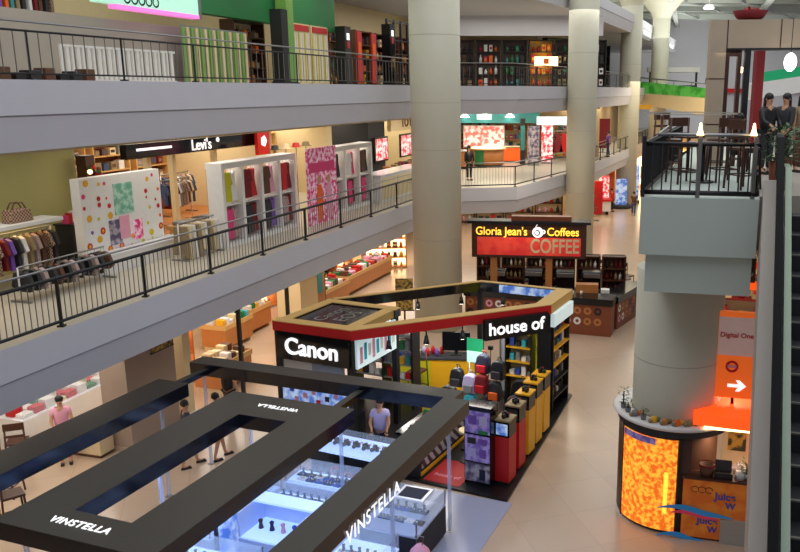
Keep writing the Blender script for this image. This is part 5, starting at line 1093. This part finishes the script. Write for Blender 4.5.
# balcony tables, chairs, people, plants
person('person with long hair in dark clothes standing left of the pair at the portal', (5.7, 16.9, ZB), .4, 'black_metal', 'charcoal', longhair=True, sleeve='long', arm=.7)
person('person in a black jacket facing the long haired person at the portal', (6.12, 17.1, ZB), -.9, 'charcoal', 'black_metal', sleeve='long', arm=.5, longhair=True)
person('seated person in black at the balcony table under the portal', (5.35, 17.6, ZB), 1.2, 'black_metal', 'black_metal', sit=True, sleeve='long')
person('person in a khaki top at the right picture edge', (6.55, 17.3, ZB), .2, 'khaki', 'brown', longhair=True)
for i, (x, y, a) in enumerate(((3.6, 15.2, .3), (4.4, 15.4, 3.3), (3.7, 16.8, 1.4), (4.7, 16.9, 4.5), (4.0, 18.6, .4), (4.45, 14.3, 2.0), (5.35, 17.63, 1.2))):
    chair('dark balcony chair '+['at the front left table', 'right of the front left table', 'behind the front left table', 'beside the beige pillar', 'deepest on the balcony', 'nearest the escalator', 'under the seated person in black'][i], (x, y, ZB), a, .45)
for i, (x, y) in enumerate(((4.0, 15.3), (4.2, 17.3))):
    t = thing('round_table', ['front dark table on the balcony', 'rear dark table on the balcony'][i], 'table', (x, y, ZB)); MB().cyl((0, 0, .72), .32, .04, 'wood_dark').build('tabletop', t); MB().cyl((0, 0, .02), .035, .7, 'black_metal', 10).build('pole', t); MB().cyl((0, 0, 0), .22, .03, 'black_metal').build('base', t)
def plant(label, loc, r, h, n, m='leaf', pot='wood_red', pr=.15, ph=.3):
    t = thing('potted_plant', label, 'plant', loc); MB().lathe([(0, 0), (pr*.8, 0), (pr, ph), (pr*.85, ph), (pr*.8, .03)], pot, (0, 0, 0), 18).build('pot', t); b_ = MB()
    for i in range(n):
        a = random.uniform(0, 6.3); rr = r*math.sqrt(random.random()); z = ph+h*random.random()
        c = Vector((rr*math.cos(a), rr*math.sin(a), z)); s_ = r*.32; u_ = Vector((math.cos(a), math.sin(a), random.uniform(-.5, .6)))*s_; v_ = Vector((-math.sin(a), math.cos(a), .1))*s_*.35
        b_.add([c-u_, c+v_, c+u_, c-v_], [(0, 1, 2, 3)], m)
    b_.tube([(0, 0, ph-.05), (0, 0, ph+h*.7)], .015, 'brown', 5); b_.build('foliage', t); return t
plant('leafy plant in a brown pot beside the balcony railing', (5.0, 14.1, ZB), .3, .6, 130, pot='wood_red', pr=.17, ph=.5)
plant('leafy plant behind its neighbour in front of the standing pair', (5.4, 15.0, ZB), .32, .6, 120, pot='brown', pr=.16, ph=.5)
# escalator beside the balcony, running down towards the viewer
ed = Vector((-1.45, -4.3, 0)); el = ed.length; ang = math.radians(-107.5)      # local +x runs down
E0 = (4.62, 12.8, ZB)
t = thing('escalator', 'near escalator with dark steps and a black handrail at the right edge', 'escalator', E0, ang)
SL = -.577; LN = 11.0
def strip(y0, y1, z0, z1, m, nm, x0=-.9): MB().prismy([(x0, z0), (0, z0), (LN, z0+SL*LN), (LN, z1+SL*LN), (0, z1), (x0, z1)], y0, y1, m).build(nm, t)
strip(-.28, -.08, -1.1, .3, 'grey_stone', 'side_cladding', x0=-.1)
strip(-.12, -.02, .86, .98, 'rubber', 'handrail'); strip(-.09, -.05, .3, .86, 'rubber', 'balustrade')
strip(.03, .12, .32, .5, 'pale_green_metal', 'inner_deck'); strip(1.05, 1.12, .32, .55, 'pale_green_metal', 'inner_deck'); strip(1.14, 1.26, .86, .98, 'black_metal', 'handrail'); strip(1.18, 1.22, .42, .86, 'black_gloss', 'balustrade'); strip(1.22, 1.5, -1.1, .42, 'grey_stone', 'side_cladding')
for i in range(27): MB().bb(i*.4, i*.4+.4, .14, 1.04, SL*i*.4-.45, SL*i*.4-.2, 'charcoal').bb(i*.4+.36, i*.4+.4, .14, 1.04, SL*i*.4-.2, SL*i*.4-.18, 'rail_grey').build('step', t)
strip(-.12, 1.2, -1.1, -.46, 'grey', 'truss')
# ------------------------------------------------------------------ juice stand round the right column
cx, cy = 3.7, 15.25
t = thing('juice_stand', 'round juice stand with a glowing fruit poster around the right column', 'stand', (cx, cy, 0))
R0 = 1.08
MB().lathe([(R0, .05), (R0, 2.0), (R0-.08, 2.05)], 'wood_dark', (0, 0, 0), 48, math.radians(170), math.radians(276)).build('drum', t)
MB().lathe([(.87, 2.16), (R0+.1, 2.16), (R0+.14, 2.2), (R0+.1, 2.25), (.87, 2.25)], 'white', (0, 0, 0), 56).build('ring_shelf', t)
MB().lathe([(R0+.03, 2.0), (R0+.03, 2.15)], 'charcoal', (0, 0, 0), 48, math.radians(175), math.radians(350)).build('header_band', t)
MB().lathe([(.87, .0), (.87, 2.1)], 'brown', (0, 0, 0), 30, math.radians(270), math.radians(380)).build('recess_shade', t)  # brown shell round the column; shade of the recess put into its colour
MB().lathe([(R0+.03, .08), (R0+.03, 1.97)], 'poster_juice', (0, 0, 0), 30, math.radians(198), math.radians(262)).build('fruit_poster', t)
b_ = MB(); b_.lathe([(R0+.035, 1.82), (R0+.035, 1.95)], 'poster_lilac', (0, 0, 0), 10, math.radians(200), math.radians(240))
b_.lathe([(R0+.035, .45), (R0+.035, 1.3)], 'letter_orange', (0, 0, 0), 6, math.radians(250), math.radians(254)); b_.build('poster_print', t)
for g in (196, 264): MB().bb(R0*math.cos(math.radians(g))-.035, R0*math.cos(math.radians(g))+.035, R0*math.sin(math.radians(g))-.06, R0*math.sin(math.radians(g)), .05, 2.0, 'black_metal').build('frame_post', t)
MB().lathe([(R0-.05, 0), (R0-.05, .06), (R0-.3, .06)], 'black_metal', (0, 0, 0), 40, math.radians(170), math.radians(276)).build('plinth', t)
# ledge goods
for i in range(9):
    g = math.radians(188+i*12); rr = 1.06; m = ['leaf', 'leaf_pale', 'grey', 'leaf_pale', 'yellow', 'wood_orange', 'orange', 'khaki', 'wood_orange'][i]; x, y = cx+rr*math.cos(g), cy+rr*math.sin(g)
    if i in (0, 1, 3): plant(['taller grey green potted plant at the left end of the ring shelf', 'small potted plant second on the ring shelf', '', 'pale small potted plant on the ring shelf'][i], (x, y, 2.25), .1 if i else .13, .14 if i else .35, 40, m, 'grey', .06, .1)
    else:
        b_ = MB(); b_.ball((0, 0, .06), .07, m, 10); b_.ball((.09, .03, .05), .05, random.choice(['orange', 'yellow', 'leaf_pale']), 8); b_.ball((-.07, -.02, .04), .045, 'khaki', 8); tag(b_.build('fruit', None, (x, y, 2.25)), 'small heap of fruit on the white ring shelf of the juice stand', 'fruit', 'fruit on the ring shelf')
J = Fr((3.66, 14.08), math.radians(-14))
t = thing('counter', 'orange patterned juice counter with blue lettering', 'counter', J.p(0, 0, 0), J.a)
MB().bb(0, 1.25, 0, .3, .05, 1.25, 'poster_orange').bb(.03, 1.22, .05, .25, 0, .05, 'black_metal').build('body', t); MB().bb(-.03, 1.28, -.03, .31, 1.25, 1.29, 'wood_dark').build('worktop', t)
text('Juice', .2, 'blue', t, (.78, -.01, .95), UP, ext=.004, bold=.006); text('W', .17, 'blue', t, (.88, -.01, .77), UP, ext=.004, bold=.006); text('Juice', .2, 'blue', t, (.48, -.01, .42), UP, ext=.004, bold=.006); text('W', .17, 'blue', t, (.58, -.01, .24), UP, ext=.004, bold=.006)
b_ = MB()
def swoosh(z, x0, x1, m, hgt, y): 
    n = 14; up = []; lo = []
    for i in range(n+1):
        f = i/n; x = x0+(x1-x0)*f; zz = z+hgt*math.sin(PI*min(1, f*1.6))*.6*(1-f*.3) - .06*f
        up.append((x, zz+.07*math.sin(PI*f)+.005)); lo.append((x, zz-.01-hgt*.25*math.sin(PI*f)))
    b_.prismy(up+lo[::-1], y, y+.01, m)
swoosh(.6, -.45, .95, 'wave_blue', .12, -.04); swoosh(.53, -.2, .7, 'wave_red', .07, -.035); swoosh(.02, -.45, .6, 'wave_blue', .12, -.04); swoosh(-.02+.05, -.2, .4, 'wave_red', .06, -.035)
b_.build('wave_emblem', t)
b_ = MB()
for k_ in range(3): b_.tube([(.22+.13*k_+.07*math.cos(g_*.6), -.012, 1.05+.06*math.sin(g_*.6)) for g_ in range(10)], .008, 'plum_text', 5)
b_.build('scroll_emblem', t)
MB().bb(.72, 1.2, -.05, 0, .0, .5, 'grey_stone').build('grey_panel', t)
t = thing('basket', 'brown wicker basket on the juice counter', 'basket', J.p(.42, .14, 1.29), J.a); MB().lathe([(0, 0), (.11, 0), (.15, .22), (.13, .22), (.1, .03), (0, .02)], 'brown', (0, 0, 0), 18).build('body', t); MB().lathe([(.15, .2), (.16, .22), (.15, .24)], 'red_dark', (0, 0, 0), 18).build('rim', t)
t = thing('till', 'dark cash register on the juice counter', 'till', J.p(.72, .14, 1.29), J.a); MB().bb(-.17, .17, -.12, .15, 0, .12, 'black_metal').build('body', t); MB().box((0, .03, .22), (.3, .04, .2), 'charcoal', rx=-.3).build('screen', t)
t = thing('juicer', 'white juicer with green bottle on the juice counter', 'juicer', J.p(1.02, .14, 1.29), J.a); MB().cyl((0, 0, 0), .09, .16, 'white', 16, .07).build('body', t); MB().cyl((0, 0, .16), .06, .14, 'glass', 16, .08).build('jug', t); MB().lathe([(0, 0), (.045, 0), (.045, .18), (.02, .24), (0, .24)], 'leaf', (.15, .05, 0), 12).build('bottle', t)
plant('leafy green plant standing on the juice counter', J.p(1.14, .2, 1.29), .16, .25, 60, 'leaf', 'white', .07, .1)
t = thing('shelf_unit', 'cream lit shelf with a dark figure picture behind the juice counter', 'shelf', J.p(.75, 1.3, 0), J.a); MB().bb(0, 1.1, .2, .3, 0, 1.88, 'cream').build('back_panel', t); MB().bb(.1, .45, .17, .2, 1.25, 1.7, 'poster_mixed').build('print', t); MB().bb(.55, .8, .14, .2, .9, 1.88, 'orange_glow').build('orange_panel', t); MB().bb(0, 1.1, -.0, .2, .9, .94, 'white').build('shelf', t)
t = thing('awning', 'glowing orange red awning board above the ring shelf', 'awning', J.p(.12, .1, 2.3), J.a)
MB().prism([(0, .0), (1.4, -.1), (1.5, 1.0), (.52, 1.0), (.48, .75), (.33, .48), (.1, .27), (0, .2)], .0, .22, 'orange_glow').build('board', t); MB().bb(.2, 1.35, -.04, .02, -.05, .0, 'lamp_warm').build('light_strip', t)
t = thing('sign_board', 'orange standing sign with white arrow above the juice stand', 'sign', J.p(.42, .75, 2.6), J.a)
MB().bb(0, .82, 0, .1, .05, 1.75, 'orange_sign').build('panel', t); MB().bb(.08, .74, -.012, 0, .9, 1.65, 'paper').build('paper', t)
text('Digital One', .13, 'red', t, (.41, -.02, 1.3), UP, ext=.003, bold=.003)
b_ = MB(); b_.prismy([(.3, .27), (.5, .27), (.45, .19), (.52, .19), (.64, .3), (.52, .41), (.45, .41), (.5, .33), (.3, .33)], -.014, 0, 'letter_white'); b_.build('arrow', t)
b_ = MB(); b_.disc_y((.36, .68), .12, -.012, 'red', 18, .07); b_.bb(.28, .44, -.013, 0, .65, .71, 'pink_pale'); b_.build('emblem', t); MB().bb(.38, .44, .02, .08, -.22, .05, 'black_metal').build('stand', t)
# red and gold shop behind, under the balcony
t = shelf_unit('red and gold goods shelf behind the orange sign', (6.8, 21.2, 0), -.3, 3.0, 5.0, .5, 7, 'red_dark', 'cream')
fill((6.8, 21.2, 0), -.3, 3.0, 5.0, .5, 7, ['yellow', 'red', 'orange', 'cream', 'white', 'khaki'], 'mix', 'red or gold packet on the shelf behind the orange sign', 'goods behind the orange sign', per=7, nouns=('packet', 'jar'))
t = thing('shop_sign', 'plain green sign board above the red and gold shelf', 'sign', (5.25, 18.9, 3.85), -.3); MB().bb(0, .95, 0, .08, 0, .55, 'green_sign').build('panel', t); MB().tube([(.45, .04, .55), (.45, .04, 1.25)], .02, 'black_metal', 5).build('rod', t)
t = thing('wall_bracket', 'small brown niche lamp with red glow at the balcony edge', 'lamp', (4.32, 13.35, 5.1), -.2); MB().bb(0, .16, 0, .12, .12, .55, 'brown').build('body', t); MB().ball((.08, -.02, .28), .05, 'steel', 10).build('bulb', t); MB().bb(-.01, .2, -.02, .12, 0, .12, 'orange_glow').build('shade', t)
b_ = MB(); b_.bb(7.5, 30, 23.5, 23.8, 0, ZB-1, 'warm_wall'); struct(b_.build('wall_right_ground'))
# ------------------------------------------------------------------ lights
W = (255, 246, 230)
light('skylight', 'AREA', (5, 36, 15.6), 3600, (235, 240, 250), 18, 50)
light('skylight', 'AREA', (2, 12, 15.6), 1550, (214, 224, 255), 16, 22)  # bluer tint stands in for cold light bounced from the jewellery kiosk
light('skylight', 'AREA', (12, 70, 15.6), 1800, (240, 242, 245), 14, 30)
A = L.a
for s in (2, 8, 14, 20, 26, 32): light('ceiling_light', 'AREA', L.p(s, 2.4, Z3B-.12), 60, W, 4.5, 2.2, (0, 0, A))
for s in (9, 14, 19, 24, 30): light('shop_light', 'AREA', L.p(s, 6.6, Z3B-.12), 110, (255, 226, 180), 4, 2.5, (0, 0, A))
for s in (0, 5.5, 11, 16.5, 22, 28): light('ground_light', 'AREA', L.p(s, 3.2, Z2B-.1), 125, (255, 240, 215), 4.5, 3, (0, 0, A))
for s in (4, 10, 16, 22, 28): light('top_floor_light', 'AREA', L.p(s, 3.0, 12.2), 90, W, 4.5, 3, (0, 0, A))
for x in (0, 4): light('far_gallery_light', 'AREA', (x, 46, Z3B-.12), 170, (255, 236, 200), 3.5, 7); light('far_top_light', 'AREA', (x, 43, 12.2), 90, W, 4, 5); light('far_ground_light', 'AREA', (x-1, 46, Z2B-.1), 150, (255, 226, 180), 4, 8)
for y in (55, 64, 72): light('corridor_light', 'AREA', (6+(y-55)*.35, y, Z3B-.15), 120, (255, 232, 190), 3, 6); light('corridor_ground_light', 'AREA', (6.5+(y-55)*.35, y, Z2B-.15), 140, (255, 210, 150), 3, 6)
light('far_floor_light', 'AREA', (13, 56, 9), 500, (255, 214, 160), 6, 10)
for y in (48, 66, 84): light('roof_fill', 'AREA', (17, y, 12.6), 750, (235, 240, 230), 10, 10, (PI, 0, 0))  # added fill lamps facing up, without fixtures, to brighten the roof
light('back_wall_fill', 'AREA', (24, 84, 8), 800, (235, 240, 230), 14, 6, (PI/2, 0, 0))  # added fill lamp to brighten the end wall, no fixture there
# jewellery kiosk, cold light under the canopy
for (u, v, e) in ((-3.3, -2.2, 26), (-3.3, -4.6, 26), (-.9, -3.2, 20), (-4.9, -5.0, 16), (-1.4, -5.5, 18), (-3, -6.6, 14)): light('canopy_light', 'AREA', V.p(u, v, 2.15), e*.8, (120, 160, 255), .7, .7, (0, 0, V.a))
for (u, v, e) in ((-3.0, 3.6, 36), (-2.0, 5.0, 36), (-4.5, 4.0, 30), (-1.5, 2.0, 24), (-2.5, 1.0, 16)): light('kiosk_light', 'AREA', K.p(u, v, 2.75), e, (255, 240, 215), .8, .8, (0, 0, K.a))
light('coffee_light', 'AREA', G.p(2.5, 1.5, 3.4), 60, (255, 214, 160), 3, 2)
light('coffee_floor_light', 'AREA', G.p(2.2, 7.5, 7.0), 220, (255, 226, 176), 4, 4)
light('juice_light', 'POINT', J.p(.9, 1.2, 2.9), 26, (255, 120, 60), .15); light('juice_counter_light', 'AREA', J.p(.8, .5, 1.9), 10, (255, 200, 150), .8, .4)
light('balcony_light', 'AREA', (6.5, 20, 9.2), 30, (255, 214, 160), 3, 3)
light('right_shop_light', 'AREA', (6.5, 19.5, 5.0), 90, (255, 214, 150), 2, 2)
wd = bpy.data.worlds.new('World'); bpy.context.scene.world = wd; wd.use_nodes = True; bg = wd.node_tree.nodes['Background']; bg.inputs[0].default_value = (.80, .86, 1.0, 1); bg.inputs[1].default_value = .35
# ------------------------------------------------------------------ camera
cd = bpy.data.cameras.new('Camera'); cam = bpy.data.objects.new('Camera', cd); COL.objects.link(cam)
cd.sensor_width = 36; cd.lens = 36*F/800; cd.shift_x = -(CX-400)/800; cd.shift_y = (CY-276)/800; cd.clip_start = .05; cd.clip_end = 300
cam.location = (0, 0, EYE); cam.rotation_euler = (PI/2-PITCH, 0, 0)
# look-alikes further apart get their place in the label
from collections import defaultdict
bpy.context.view_layer.update()
same = defaultdict(list)
for o in bpy.data.objects:
    if o.parent is None and o.get('label') and o.get('kind') != 'structure': same[o['label']].append(o)
ORD = ['leftmost', 'second from the left', 'third from the left', 'fourth from the left', 'fifth from the left', 'sixth from the left', 'seventh from the left', 'eighth from the left']
for lb, os_ in same.items():
    if 2 <= len(os_) <= 8:
        os_.sort(key=lambda o: o.matrix_world.translation.x/max(.1, o.matrix_world.translation.y))
        for i, o in enumerate(os_):
            if len(lb.split())+len(ORD[i].split()) <= 16: o['label'] = lb+', '+(ORD[i] if i < len(os_)-1 else 'rightmost')
sc = bpy.context.scene; sc.camera = cam
sc.view_settings.view_transform = 'Standard'; sc.view_settings.look = 'None'; sc.view_settings.gamma = 1; sc.view_settings.use_curve_mapping = False
sc.view_settings.exposure = 0
